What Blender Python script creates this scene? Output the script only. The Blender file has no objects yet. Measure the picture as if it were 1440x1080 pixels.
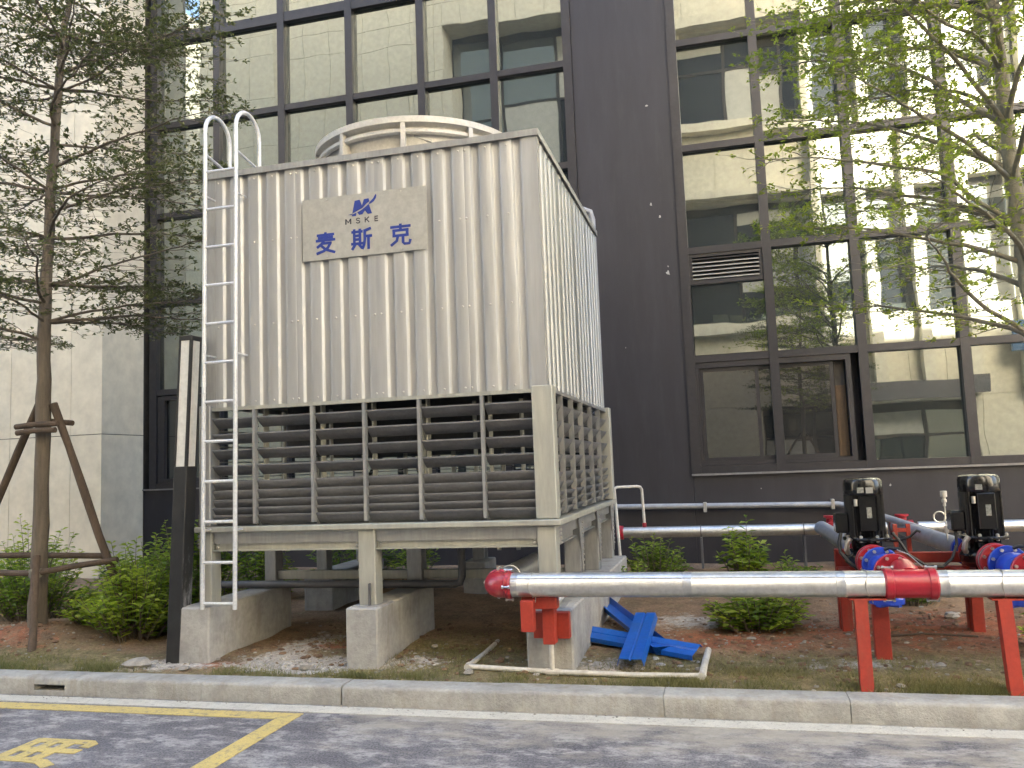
import bpy, math, random
import numpy as np
from mathutils import Vector, Matrix, noise as mnoise

random.seed(7)
rng = np.random.default_rng(7)
S = bpy.context.scene
COL = S.collection
R = math.radians

# ------------------------------------------------------------------ camera
YAW, PITCH, ROLL, FOC = -0.24675, 0.09787, -0.03857, 1174.9
def cam_axes():
    cy, sy, cp, sp = math.cos(YAW), math.sin(YAW), math.cos(PITCH), math.sin(PITCH)
    f = Vector((sy*cp, cy*cp, sp)); r = Vector((cy, -sy, 0)); u = r.cross(f)
    cr, sr = math.cos(ROLL), math.sin(ROLL)
    return cr*r + sr*u, -sr*r + cr*u, f
_r, _u, _f = cam_axes()
cd = bpy.data.cameras.new('camera'); cam = bpy.data.objects.new('camera', cd); COL.objects.link(cam)
m = Matrix((_r, _u, -_f)).transposed().to_4x4(); m.translation = Vector((0, 0, 1.6)); cam.matrix_world = m
cd.sensor_fit = 'HORIZONTAL'; cd.sensor_width = 36; cd.lens = FOC/1440*36; cd.clip_start = 0.05; cd.clip_end = 500
S.camera = cam

# ------------------------------------------------------------------ sky, sun, exposure
SUN_EL, SUN_K = R(27), 0.37          # elevation; sideways lean of the sun (x per y)
sun_az = math.atan(SUN_K)
W = bpy.data.worlds.new('World'); S.world = W; W.use_nodes = True
wn = W.node_tree.nodes; wl = W.node_tree.links
sky = wn.new('ShaderNodeTexSky'); sky.sky_type = 'NISHITA'; sky.sun_disc = False
sky.sun_elevation = SUN_EL; sky.sun_rotation = sun_az; sky.air_density = 1.0; sky.dust_density = 5.5; sky.ozone_density = 0.5
wl.new(sky.outputs[0], wn['Background'].inputs[0]); wn['Background'].inputs[1].default_value = 0.15
sd = bpy.data.lights.new('sun', 'SUN'); sd.energy = 4.0; sd.angle = R(0.5); sd.color = (1, .95, .87)
so = bpy.data.objects.new('sun', sd); COL.objects.link(so)
sdir = Vector((math.sin(sun_az)*math.cos(SUN_EL), math.cos(sun_az)*math.cos(SUN_EL), math.sin(SUN_EL)))
so.rotation_euler = sdir.to_track_quat('Z', 'Y').to_euler(); so.location = (8, 30, 40)
S.view_settings.view_transform = 'Standard'; S.view_settings.look = 'None'
S.view_settings.gamma = 1; S.view_settings.use_curve_mapping = False
S.view_settings.exposure = 3.5
S.render.engine = 'CYCLES'
S.cycles.max_bounces = 8; S.cycles.diffuse_bounces = 4; S.cycles.glossy_bounces = 4
S.cycles.caustics_reflective = False; S.cycles.caustics_refractive = False

# ------------------------------------------------------------------ materials
def _nodes(name):
    m = bpy.data.materials.new(name); m.use_nodes = True
    nt = m.node_tree; return m, nt, nt.nodes, nt.links, nt.nodes['Principled BSDF']
def ramp(n, l, src, a, b, ca=(0, 0, 0, 1), cb=(1, 1, 1, 1)):
    if ca == (0, 0, 0, 1) and cb == (1, 1, 1, 1):
        q = n.new('ShaderNodeMapRange'); q.inputs[1].default_value = a; q.inputs[2].default_value = b; l.new(src, q.inputs[0]); return q.outputs[0]
    r = n.new('ShaderNodeValToRGB'); r.color_ramp.elements[0].position = a; r.color_ramp.elements[1].position = b
    r.color_ramp.elements[0].color = ca; r.color_ramp.elements[1].color = cb
    l.new(src, r.inputs[0]); return r.outputs[0]
def noise(n, l, vec, scale, detail=5, rough=.6, dist=0):
    t = n.new('ShaderNodeTexNoise'); t.inputs['Scale'].default_value = scale; t.inputs['Detail'].default_value = detail
    t.inputs['Roughness'].default_value = rough; t.inputs['Distortion'].default_value = dist
    if vec is not None: l.new(vec, t.inputs['Vector'])
    return t.outputs['Fac']
def mix(n, l, fac, a, b, mode='MIX'):
    x = n.new('ShaderNodeMix'); x.data_type = 'RGBA'; x.blend_type = mode
    if hasattr(fac, 'is_linked'): l.new(fac, x.inputs[0])
    else: x.inputs[0].default_value = fac
    for s, i in ((a, 6), (b, 7)):
        if hasattr(s, 'is_linked'): l.new(s, x.inputs[i])
        else: x.inputs[i].default_value = (*s, 1)
    return x.outputs[2]
def stretch(n, l, vec, sc):
    mp = n.new('ShaderNodeMapping'); mp.inputs['Scale'].default_value = sc; l.new(vec, mp.inputs['Vector']); return mp.outputs[0]
def mat(name, c, c2=None, rough=.6, metal=0, scale=5, bump=0, bscale=50, spec=.5, streak=0, dirt=None, dirt_amt=.35, coat=0):
    m, nt, n, l, b = _nodes(name)
    g = n.new('ShaderNodeNewGeometry').outputs['Position']
    c2 = c2 or tuple(x*.8 for x in c)
    vec = stretch(n, l, g, (1, 1, 1/(1+streak*12))) if streak else g
    col = mix(n, l, ramp(n, l, noise(n, l, vec, scale), .36, .64), c, c2)
    f2 = ramp(n, l, noise(n, l, vec, scale*7, 4), .3, .7, (.86, .86, .86, 1), (1.08, 1.08, 1.08, 1))
    col = mix(n, l, 1.0, col, f2, 'MULTIPLY')
    if dirt:
        d = ramp(n, l, noise(n, l, stretch(n, l, g, (3, 3, .5)), 2.3, 8, .7), .52, .72)
        mm = n.new('ShaderNodeMath'); mm.operation = 'MULTIPLY'; mm.inputs[1].default_value = dirt_amt; l.new(d, mm.inputs[0])
        col = mix(n, l, mm.outputs[0], col, dirt)
    l.new(col, b.inputs['Base Color'])
    b.inputs['Metallic'].default_value = metal; b.inputs['Specular IOR Level'].default_value = spec
    rr = n.new('ShaderNodeMapRange'); rr.inputs[3].default_value = max(.02, rough*.8); rr.inputs[4].default_value = min(1, rough*1.2)
    l.new(noise(n, l, g, scale*3), rr.inputs[0]); l.new(rr.outputs[0], b.inputs['Roughness'])
    if coat: b.inputs['Coat Weight'].default_value = coat; b.inputs['Coat Roughness'].default_value = .08
    if bump:
        bp = n.new('ShaderNodeBump'); bp.inputs['Strength'].default_value = bump; bp.inputs['Distance'].default_value = .02
        l.new(noise(n, l, g, bscale, 6, .7), bp.inputs['Height']); l.new(bp.outputs[0], b.inputs['Normal'])
    return m
def glass_mat(name, refl, tint, inner, wav=.02):
    m, nt, n, l, b = _nodes(name)
    g = n.new('ShaderNodeNewGeometry').outputs['Position']
    b.inputs['Base Color'].default_value = (*inner, 1); b.inputs['Roughness'].default_value = .5; b.inputs['Specular IOR Level'].default_value = .2
    gl = n.new('ShaderNodeBsdfGlossy'); gl.inputs['Color'].default_value = (*tint, 1); gl.inputs['Roughness'].default_value = .012
    bp = n.new('ShaderNodeBump'); bp.inputs['Strength'].default_value = wav; bp.inputs['Distance'].default_value = .25
    l.new(noise(n, l, g, 1.6, 1, .4), bp.inputs['Height']); l.new(bp.outputs[0], gl.inputs['Normal'])
    fr = n.new('ShaderNodeLayerWeight'); fr.inputs[0].default_value = .25
    mr = n.new('ShaderNodeMapRange'); mr.inputs[3].default_value = refl; mr.inputs[4].default_value = 1; l.new(fr.outputs['Fresnel'], mr.inputs[0])
    # dust film: a faint, cloudy variation of the coating
    mx = n.new('ShaderNodeMixShader'); l.new(mr.outputs[0], mx.inputs[0]); l.new(b.outputs[0], mx.inputs[1]); l.new(gl.outputs[0], mx.inputs[2])
    l.new(mx.outputs[0], n['Material Output'].inputs['Surface']); return m
def leaf_mat(name, c, c2, c3, trans=.35):
    m, nt, n, l, b = _nodes(name)
    at = n.new('ShaderNodeAttribute'); at.attribute_name = 'tone'
    r = n.new('ShaderNodeValToRGB'); e = r.color_ramp.elements; e[0].position = 0; e[0].color = (*c, 1); e[1].position = 1; e[1].color = (*c3, 1)
    k = e.new(.55); k.color = (*c2, 1); l.new(at.outputs['Fac'], r.inputs[0])
    l.new(r.outputs[0], b.inputs['Base Color']); b.inputs['Roughness'].default_value = .45; b.inputs['Specular IOR Level'].default_value = .4
    t = n.new('ShaderNodeBsdfTranslucent'); br = mix(n, l, 1.0, r.outputs[0], (1.3, 1.35, .7), 'MULTIPLY'); l.new(br, t.inputs[0])
    mx = n.new('ShaderNodeMixShader'); mx.inputs[0].default_value = trans; l.new(b.outputs[0], mx.inputs[1]); l.new(t.outputs[0], mx.inputs[2])
    l.new(mx.outputs[0], n['Material Output'].inputs['Surface']); return m

M = {}
M['sheet'] = mat('corrugated_sheet', (.42, .425, .425), (.355, .36, .36), .45, .5, 2.5, 0, 30, streak=1, dirt=(.36, .345, .31), dirt_amt=.4)
M['galv'] = mat('galvanised_steel', (.38, .38, .37), (.31, .31, .305), .42, .5, 6, .06, 60, streak=.4)
M['frame'] = mat('pale_frame_steel', (.42, .42, .37), (.36, .36, .32), .45, .25, 4, .05, 60, streak=.5, dirt=(.30, .28, .24), dirt_amt=.4)
M['slat'] = mat('grey_louvre_plastic', (.20, .20, .207), (.16, .16, .166), .4, .15, 5, .03, 40, streak=0)
M['fill'] = mat('dark_fill', (.05, .05, .05), (.03, .03, .03), .7)
M['frp'] = mat('white_fibreglass', (.60, .58, .53), (.52, .50, .46), .35, 0, 6, .05, 40, dirt=(.4, .38, .34))
M['white_steel'] = mat('white_ladder_steel', (.72, .73, .74), (.60, .61, .62), .35, .3, 8)
M['signplate'] = mat('sign_plate', (.43, .425, .39), (.40, .395, .36), .4, .25, 3)
M['blueink'] = mat('blue_lettering', (.015, .04, .27), (.012, .033, .23), .5)
M['blackink'] = mat('dark_lettering', (.03, .03, .05), rough=.5)
M['concrete'] = mat('concrete', (.43, .425, .405), (.31, .305, .295), .85, 0, 3, .5, 45, .3, dirt=(.20, .16, .12), dirt_amt=.55)
M['kerb'] = mat('kerb_granite', (.42, .41, .375), (.31, .30, .275), .85, 0, 5, .7, 70, .3, dirt=(.24, .20, .14), dirt_amt=.55)
M['dark'] = mat('charcoal_wall_paint', (.030, .029, .037), (.024, .0235, .030), .5, 0, 1.0, .12, 70, .4, streak=.5, dirt=(.05, .048, .053), dirt_amt=.3)
M['alu'] = mat('dark_window_aluminium', (.036, .034, .039), (.030, .029, .033), .38, .2, 3, .02)
M['clad'] = mat('cream_stone_cladding', (.63, .585, .465), (.605, .56, .445), .5, 0, .8, .05, 90, .4, dirt=(.50, .47, .39), dirt_amt=.15)
M['blind'] = mat('pale_blind', (.42, .42, .39), (.36, .36, .34), .7)
M['joint'] = mat('dark_joint', (.07, .065, .06), rough=.9)
M['glass'] = glass_mat('coated_glass', .36, (.72, .79, .76), (.015, .02, .02), .0055)
M['glassdk'] = glass_mat('clear_dark_glass', .09, (.85, .88, .86), (.012, .013, .014), .006)
M['glassop'] = glass_mat('far_window_glass', .30, (.75, .83, .9), (.012, .016, .02), .004)
M['black'] = mat('black_pump_enamel', (.004, .004, .005), (.006, .006, .006), .2, 0, 6, .02, 30, .4, coat=.35)
M['red'] = mat('red_pipe_enamel', (.36, .014, .03), (.31, .012, .025), .32, 0, 7, .05, 40, coat=.2, dirt=(.22, .13, .10), dirt_amt=.4)
M['redlead'] = mat('red_lead_paint', (.36, .035, .018), (.29, .03, .018), .6, 0, 7, .12, 60, dirt=(.20, .09, .06), dirt_amt=.55)
M['blue'] = mat('blue_valve_enamel', (.01, .055, .48), (.01, .045, .40), .34, 0, 7, .04, 40, coat=.2, dirt=(.13, .16, .24), dirt_amt=.4)
M['bluesheet'] = mat('blue_painted_sheet', (.005, .11, .50), (.005, .095, .44), .3, 0, 5, .03, 30, dirt=(.12, .13, .16), dirt_amt=.25)
M['jacket'] = mat('aluminium_jacket', (.66, .66, .655), (.56, .56, .555), .47, 1, 5, .10, 9, streak=0, dirt=(.42, .40, .36), dirt_amt=.35)
M['greypipe'] = mat('grey_lagging', (.36, .37, .40), (.29, .30, .33), .5, .2, 8, .1, 40)
M['darkpipe'] = mat('dark_grey_pipe', (.11, .11, .12), rough=.45)
M['gasket'] = mat('grey_gasket', (.36, .36, .35), rough=.5, metal=.4)
M['bolt'] = mat('zinc_bolt', (.62, .60, .56), rough=.32, metal=.8)
M['pvc'] = mat('white_pvc', (.62, .61, .57), (.52, .50, .46), .45, 0, 6, dirt=(.28, .22, .16), dirt_amt=.6)
M['rubber'] = mat('black_rubber', (.012, .012, .013), rough=.5)
M['label'] = mat('paper_label', (.30, .31, .29), (.16, .17, .16), .5, .2, 90)
M['bark'] = mat('grey_brown_bark', (.21, .175, .135), (.125, .105, .085), .9, 0, 9, .8, 40, .2, streak=.6)
M['barkpale'] = mat('pale_bark', (.25, .235, .18), (.17, .155, .12), .9, 0, 9, .6, 40, .2, streak=.6)
M['pole_wood'] = mat('weathered_pole', (.13, .095, .07), (.085, .065, .05), .9, 0, 10, .6, 50, .2, streak=.6)
M['lampblack'] = mat('black_post_paint', (.012, .012, .013), (.02, .02, .02), .4, 0, 7, .03, 40)
M['diffuser'] = mat('milky_diffuser', (.66, .66, .62), (.62, .62, .585), .4, 0, 3)
M['stone'] = mat('pale_stone', (.38, .35, .30), (.27, .25, .22), .9, 0, 14, .5, 60, .3)
M['mortar'] = mat('white_mortar', (.47, .45, .41), (.34, .32, .29), .9, 0, 10, .5, 50, .2)
M['leafL'] = leaf_mat('dull_green_leaves', (.07, .08, .038), (.11, .125, .055), (.18, .19, .085), .35)
M['leafR'] = leaf_mat('yellow_green_leaves', (.15, .18, .04), (.27, .32, .065), (.42, .46, .11), .65)
M['leafS'] = leaf_mat('shrub_leaves', (.07, .13, .022), (.17, .26, .04), (.36, .44, .07), .5)
M['grass'] = leaf_mat('short_dry_grass', (.075, .10, .028), (.17, .165, .065), (.30, .255, .13), .3)

# ------------------------------------------------------------------ mesh building
class MB:
    def __init__(s): s.v = []; s.f = []; s.n = 0
    def add(s, V, F):
        s.v.extend([tuple(map(float, p)) for p in V]); s.f.extend([tuple(i+s.n for i in f) for f in F]); s.n += len(V); return s
    def box(s, x0, x1, y0, y1, z0, z1, c=0):
        if c <= 0:
            return s.add([(x, y, z) for x in (x0, x1) for y in (y0, y1) for z in (z0, z1)],
                  [(0, 1, 3, 2), (4, 6, 7, 5), (0, 4, 5, 1), (2, 3, 7, 6), (0, 2, 6, 4), (1, 5, 7, 3)])
        c = min(c, (x1-x0)*.45, (y1-y0)*.45, (z1-z0)*.45)
        V = []; idx = {}
        X = (x0, x1); Y = (y0, y1); Z = (z0, z1)
        for i in (0, 1):
            for j in (0, 1):
                for k in (0, 1):
                    dx, dy, dz = (c if i == 0 else -c), (c if j == 0 else -c), (c if k == 0 else -c)
                    for ax in range(3):
                        idx[i, j, k, ax] = len(V)
                        p = [X[i]+dx, Y[j]+dy, Z[k]+dz]; p[ax] = (X[i], Y[j], Z[k])[ax]; V.append(p)
        F = []
        ctr = np.array([(x0+x1)/2, (y0+y1)/2, (z0+z1)/2]); A = np.array(V)
        def face(ids):
            P = A[list(ids)]; nn = np.cross(P[1]-P[0], P[2]-P[0])
            F.append(tuple(ids) if nn @ (P.mean(0)-ctr) > 0 else tuple(reversed(ids)))
        for ax in range(3):
            o = [a for a in range(3) if a != ax]
            for sd_ in (0, 1):
                q = []
                for a, b_ in ((0, 0), (1, 0), (1, 1), (0, 1)):
                    t = [0, 0, 0]; t[ax] = sd_; t[o[0]] = a; t[o[1]] = b_; q.append(idx[t[0], t[1], t[2], ax])
                face(q)
            for a in (0, 1):
                for b_ in (0, 1):
                    t0 = [0, 0, 0]; t1 = [0, 0, 0]; t0[ax] = 0; t1[ax] = 1
                    t0[o[0]] = t1[o[0]] = a; t0[o[1]] = t1[o[1]] = b_
                    face([idx[(*t0, o[0])], idx[(*t1, o[0])], idx[(*t1, o[1])], idx[(*t0, o[1])]])
        for i in (0, 1):
            for j in (0, 1):
                for k in (0, 1): face([idx[i, j, k, 0], idx[i, j, k, 1], idx[i, j, k, 2]])
        return s.add(V, F)
    def tube(s, pts, r, n=12, caps=True):
        P = [Vector(p) for p in pts]; rs = r if isinstance(r, (list, tuple)) else [r]*len(P)
        V = []; F = []; up = None
        for i, p in enumerate(P):
            if i == 0: t = P[1]-P[0]
            elif i == len(P)-1: t = P[-1]-P[-2]
            else: t = (P[i+1]-P[i]).normalized() + (P[i]-P[i-1]).normalized()
            t = t.normalized() if t.length > 1e-9 else Vector((0, 0, 1))
            if up is None:
                up = Vector((0, 0, 1)) if abs(t.z) < .9 else Vector((1, 0, 0))
            a = (up - t*up.dot(t)); a = a.normalized() if a.length > 1e-6 else t.orthogonal().normalized()
            up = a; b_ = t.cross(a)
            for k in range(n):
                an = 2*math.pi*k/n; V.append(p + (a*math.cos(an)+b_*math.sin(an))*rs[i])
        for i in range(len(P)-1):
            for k in range(n):
                k2 = (k+1) % n; F.append((i*n+k, i*n+k2, (i+1)*n+k2, (i+1)*n+k))
        if caps: F.append(tuple(range(n-1, -1, -1))); F.append(tuple(range((len(P)-1)*n, len(P)*n)))
        return s.add(V, F)
    def lathe(s, prof, base, axis=(0, 0, 1), n=24):   # prof: (radius, distance along the axis)
        ax = Vector(axis).normalized(); a = ax.orthogonal().normalized(); b_ = ax.cross(a); o = Vector(base)
        V = []; F = []
        for r_, h in prof:
            for k in range(n):
                an = 2*math.pi*k/n; V.append(o+ax*h+(a*math.cos(an)+b_*math.sin(an))*max(r_, 1e-4))
        for i in range(len(prof)-1):
            for k in range(n):
                k2 = (k+1) % n; F.append((i*n+k, i*n+k2, (i+1)*n+k2, (i+1)*n+k))
        F.append(tuple(range(n-1, -1, -1))); F.append(tuple(range((len(prof)-1)*n, len(prof)*n)))
        return s.add(V, F)
    def bar(s, p0, p1, w, h, up=(0, 0, 1)):
        p0, p1 = Vector(p0), Vector(p1); t = (p1-p0).normalized(); u = Vector(up); a = t.cross(u).normalized(); b_ = a.cross(t)
        V = [p+a*sx*w/2+b_*sz*h/2 for p in (p0, p1) for sx, sz in ((-1, -1), (1, -1), (1, 1), (-1, 1))]
        return s.add(V, [(3, 2, 1, 0), (4, 5, 6, 7), (0, 1, 5, 4), (1, 2, 6, 5), (2, 3, 7, 6), (3, 0, 4, 7)])
    def prism(s, poly, axis, a0, a1):   # poly in the two other axes (in x,y,z order), counter clockwise or not
        V = []
        for d in (a0, a1):
            for p, q in poly:
                V.append({0: (d, p, q), 1: (p, d, q), 2: (p, q, d)}[axis])
        n = len(poly); F = [tuple(range(n-1, -1, -1)), tuple(range(n, 2*n))] + [(i, (i+1) % n, n+(i+1) % n, n+i) for i in range(n)]
        return s.add(V, F)

def mesh(name, mb, m, smooth=True, ang=35, fix=True):
    me = bpy.data.meshes.new(name); me.from_pydata(mb.v, [], mb.f); me.materials.append(m)
    if fix:
        import bmesh
        bm = bmesh.new(); bm.from_mesh(me); bmesh.ops.recalc_face_normals(bm, faces=bm.faces); bm.to_mesh(me); bm.free()
    if smooth:
        me.shade_smooth(); me.set_sharp_from_angle(angle=R(ang))
    me.update(); return me
def tag(o, label=None, cat=None, group=None, kind=None):
    for k, v in (('label', label), ('category', cat), ('group', group), ('kind', kind)):
        if v: o[k] = v
    return o
def thing(name, loc, label, cat, group=None):
    o = bpy.data.objects.new(name, None); o.empty_display_size = .2; COL.objects.link(o); o.location = loc
    return tag(o, label, cat, group)
def wloc(o):
    v = Vector((0, 0, 0))
    while o is not None: v = v + o.location; o = o.parent
    return v
def part(name, mb, m, parent=None, label=None, **kw):    # mb holds world coordinates
    if parent is not None:
        w = wloc(parent); mb.v = [(x-w.x, y-w.y, z-w.z) for x, y, z in mb.v]
    o = bpy.data.objects.new(name, mesh(name, mb, m, **kw)); COL.objects.link(o); o.parent = parent
    if label: o['label'] = label
    return o
def inst(name, me, parent, loc, scale=(1, 1, 1), rot=(0, 0, 0)):   # shared mesh, world location
    o = bpy.data.objects.new(name, me); COL.objects.link(o); o.parent = parent
    o.location = Vector(loc) - (wloc(parent) if parent is not None else Vector((0, 0, 0)))
    o.scale = scale; o.rotation_euler = rot; return o
def tone(o, vals):
    a = o.data.attributes.new('tone', 'FLOAT', 'POINT'); a.data.foreach_set('value', np.asarray(vals, dtype=np.float32))
def copy_tree(o, parent=None):
    c = o.copy(); COL.objects.link(c); c.parent = parent
    for ch in list(o.children): copy_tree(ch, c)
    return c
def arc(c, r, a0, a1, n, plane):   # points on an arc; plane gives the two unit vectors
    u, v = Vector(plane[0]), Vector(plane[1]); c = Vector(c)
    return [c+u*r*math.cos(a0+(a1-a0)*i/n)+v*r*math.sin(a0+(a1-a0)*i/n) for i in range(n+1)]
unit = {}
def ubox(m, c=.0):      # unit box mesh shared by alike pieces (bevel is relative)
    k = (m.name, c)
    if k not in unit: unit[k] = mesh('piece', MB().box(-.5, .5, -.5, .5, -.5, .5, c), m, smooth=False)
    return unit[k]
def piece(name, m, parent, x0, x1, y0, y1, z0, z1, rot=(0, 0, 0)):
    return inst(name, ubox(m), parent, ((x0+x1)/2, (y0+y1)/2, (z0+z1)/2), (x1-x0, y1-y0, z1-z0), rot)

# ------------------------------------------------------------------ ground
def terrain(x, y):
    t = np.clip((y-5.66)/5.3, 0, 1)
    z = .125 + .16*t**.9
    z = z + .16*np.exp(-(((x+6.35)/.75)**2+((y-6.75)/.45)**2)) + .05*np.exp(-(((x-1.5)/.6)**2+((y-6.9)/.5)**2))
    z = z + .04*np.exp(-(((x+3.3)/.5)**2+((y-6.4)/.25)**2))
    fade = np.clip((y-5.66)/.25, 0, 1)
    b = np.sin(x*3.1+1.3*np.sin(y*2.3))*np.sin(y*3.7+x*.7)*.012+np.sin(x*8.3+y*5.1)*np.sin(y*9.7-x*3.3)*.007
    return z + b*fade
def tz(x, y): return float(terrain(np.array(x), np.array(y)))

def ground_mat():
    m, nt, n, l, b = _nodes('bare_soil')
    g = n.new('ShaderNodeNewGeometry').outputs['Position']
    def A(nm):
        a = n.new('ShaderNodeAttribute'); a.attribute_name = nm; return a.outputs['Fac']
    soil = mix(n, l, ramp(n, l, noise(n, l, g, 2.2, 8, .65), .38, .62), (.34, .235, .155), (.18, .13, .085))
    olive = mix(n, l, ramp(n, l, noise(n, l, g, 9, 6, .7), .4, .6), (.17, .155, .08), (.29, .24, .14))
    red = mix(n, l, ramp(n, l, noise(n, l, g, 7, 6, .7), .4, .6), (.37, .15, .085), (.24, .115, .07))
    cem = mix(n, l, ramp(n, l, noise(n, l, g, 10, 8, .75), .35, .65), (.60, .57, .53), (.40, .37, .32))
    def edge(att, w=.35):      # break an attribute mask up with noise
        ad = n.new('ShaderNodeMath'); ad.operation = 'ADD'; l.new(att, ad.inputs[0])
        mu = n.new('ShaderNodeMath'); mu.operation = 'MULTIPLY_ADD'; l.new(noise(n, l, g, 6, 9, .75), mu.inputs[0]); mu.inputs[1].default_value = 1.9; mu.inputs[2].default_value = -.95
        l.new(mu.outputs[0], ad.inputs[1]); return ramp(n, l, ad.outputs[0], .5-w/2, .5+w/2)
    col = mix(n, l, edge(A('olive')), soil, olive)
    col = mix(n, l, edge(A('red'), .3), col, red)
    col = mix(n, l, edge(A('cement'), .25), col, cem)
    fine = ramp(n, l, noise(n, l, g, 38, 8, .85), .32, .68, (.45, .44, .43, 1), (1.5, 1.45, 1.4, 1))
    col = mix(n, l, 1.0, col, fine, 'MULTIPLY')
    speck = ramp(n, l, noise(n, l, g, 120, 2, .5), .66, .72)
    col = mix(n, l, speck, col, (.33, .29, .23))
    l.new(col, b.inputs['Base Color']); b.inputs['Roughness'].default_value = .95; b.inputs['Specular IOR Level'].default_value = .15
    bp = n.new('ShaderNodeBump'); bp.inputs['Strength'].default_value = .9; bp.inputs['Distance'].default_value = .03
    l.new(noise(n, l, g, 28, 10, .75), bp.inputs['Height']); l.new(bp.outputs[0], b.inputs['Normal'])
    return m
def asphalt_mat():
    m, nt, n, l, b = _nodes('asphalt')
    g = n.new('ShaderNodeNewGeometry').outputs['Position']
    col = mix(n, l, ramp(n, l, noise(n, l, g, 1.5, 5), .35, .65), (.105, .10, .107), (.16, .153, .158))
    agg = ramp(n, l, noise(n, l, g, 75, 5, .75), .36, .66, (.42, .42, .43, 1), (1.75, 1.72, 1.7, 1))
    col = mix(n, l, 1.0, col, agg, 'MULTIPLY')
    v = stretch(n, l, g, (1.1, 1.9, 1))
    d1 = ramp(n, l, noise(n, l, v, 2.9, 10, .74), .47, .57)
    d1b = ramp(n, l, noise(n, l, v, 13, 8, .8), .40, .54)
    dm = n.new('ShaderNodeMath'); dm.operation = 'MULTIPLY'; l.new(d1, dm.inputs[0]); l.new(d1b, dm.inputs[1])
    dm2 = n.new('ShaderNodeMath'); dm2.operation = 'MULTIPLY'; dm2.inputs[1].default_value = .75; l.new(dm.outputs[0], dm2.inputs[0])
    col = mix(n, l, dm2.outputs[0], col, (.42, .40, .37))
    # sandy dust that has washed against the kerb (wider right of the bay)
    sx = n.new('ShaderNodeSeparateXYZ'); l.new(g, sx.inputs[0])
    ed = n.new('ShaderNodeMapRange'); ed.inputs[1].default_value = 4.1; ed.inputs[2].default_value = 5.25; l.new(sx.outputs['Y'], ed.inputs[0])
    ex = n.new('ShaderNodeMapRange'); ex.inputs[1].default_value = -3.3; ex.inputs[2].default_value = -2.3; l.new(sx.outputs['X'], ex.inputs[0])
    em = n.new('ShaderNodeMath'); em.operation = 'MULTIPLY'; l.new(ed.outputs[0], em.inputs[0]); l.new(ex.outputs[0], em.inputs[1])
    en = n.new('ShaderNodeMath'); en.operation = 'MULTIPLY_ADD'; l.new(noise(n, l, v, 2.2, 8, .7), en.inputs[0]); en.inputs[1].default_value = 2.6; l.new(em.outputs[0], en.inputs[2])
    er = ramp(n, l, en.outputs[0], 1.85, 2.4)
    e2 = n.new('ShaderNodeMath'); e2.operation = 'MULTIPLY'; e2.inputs[1].default_value = .75; l.new(er, e2.inputs[0])
    col = mix(n, l, e2.outputs[0], col, (.36, .325, .26))
    l.new(col, b.inputs['Base Color']); b.inputs['Roughness'].default_value = .85; b.inputs['Specular IOR Level'].default_value = .3
    bp = n.new('ShaderNodeBump'); bp.inputs['Strength'].default_value = .6; bp.inputs['Distance'].default_value = .008
    l.new(noise(n, l, g, 150, 4, .7), bp.inputs['Height']); l.new(bp.outputs[0], b.inputs['Normal'])
    return m
def paint_mat(name, c, c2, wear, under):
    m, nt, n, l, b = _nodes(name)
    g = n.new('ShaderNodeNewGeometry').outputs['Position']
    col = mix(n, l, ramp(n, l, noise(n, l, g, 5, 6), .35, .65), c, c2)
    w = ramp(n, l, noise(n, l, g, 22, 9, .8), wear, wear+.14)
    col = mix(n, l, w, col, under)
    col = mix(n, l, 1.0, col, ramp(n, l, noise(n, l, g, 140, 3), .35, .65, (.82, .82, .82, 1), (1.06, 1.06, 1.06, 1)), 'MULTIPLY')
    l.new(col, b.inputs['Base Color']); b.inputs['Roughness'].default_value = .75; b.inputs['Specular IOR Level'].default_value = .3
    bp = n.new('ShaderNodeBump'); bp.inputs['Strength'].default_value = .4; bp.inputs['Distance'].default_value = .006
    l.new(noise(n, l, g, 150, 4, .7), bp.inputs['Height']); l.new(bp.outputs[0], b.inputs['Normal'])
    return m
M['asphalt'] = asphalt_mat(); M['ground'] = ground_mat()
M['yellow'] = paint_mat('yellow_road_paint', (.60, .46, .16), (.50, .39, .15), .515, (.19, .175, .15))
M['whiteline'] = paint_mat('white_road_paint', (.56, .53, .45), (.47, .445, .38), .53, (.27, .25, .215))
M['paving'] = mat('grey_paving', (.27, .26, .24), (.22, .21, .2), .85, 0, 2, .2, 60, .3)

road = tag(part('road', MB().box(-90, 90, -6.2, 5.46, -.3, 0), M['asphalt'], smooth=False), kind='structure')
part('edge_line', MB().box(-40, 40, 5.285, 5.43, .0005, .004), M['whiteline'], road, smooth=False)
part('bay_line', MB().box(-12, -2.985, 5.115, 5.25, .0005, .0042), M['yellow'], road, smooth=False)
part('bay_line', MB().box(-2.985, -2.85, .2, 5.25, .0005, .0042), M['yellow'], road, smooth=False)
part('bay_line', MB().box(-12, -2.985, .2, .335, .0005, .0042), M['yellow'], road, smooth=False)
pav = tag(part('pavement', MB().box(-90, 90, -9, -6.2, -.3, .13), M['paving'], smooth=False), kind='structure')
far = tag(part('ground', MB().box(-250, 250, -250, 250, -1, -.31), M['paving'], smooth=False), kind='structure')

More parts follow.
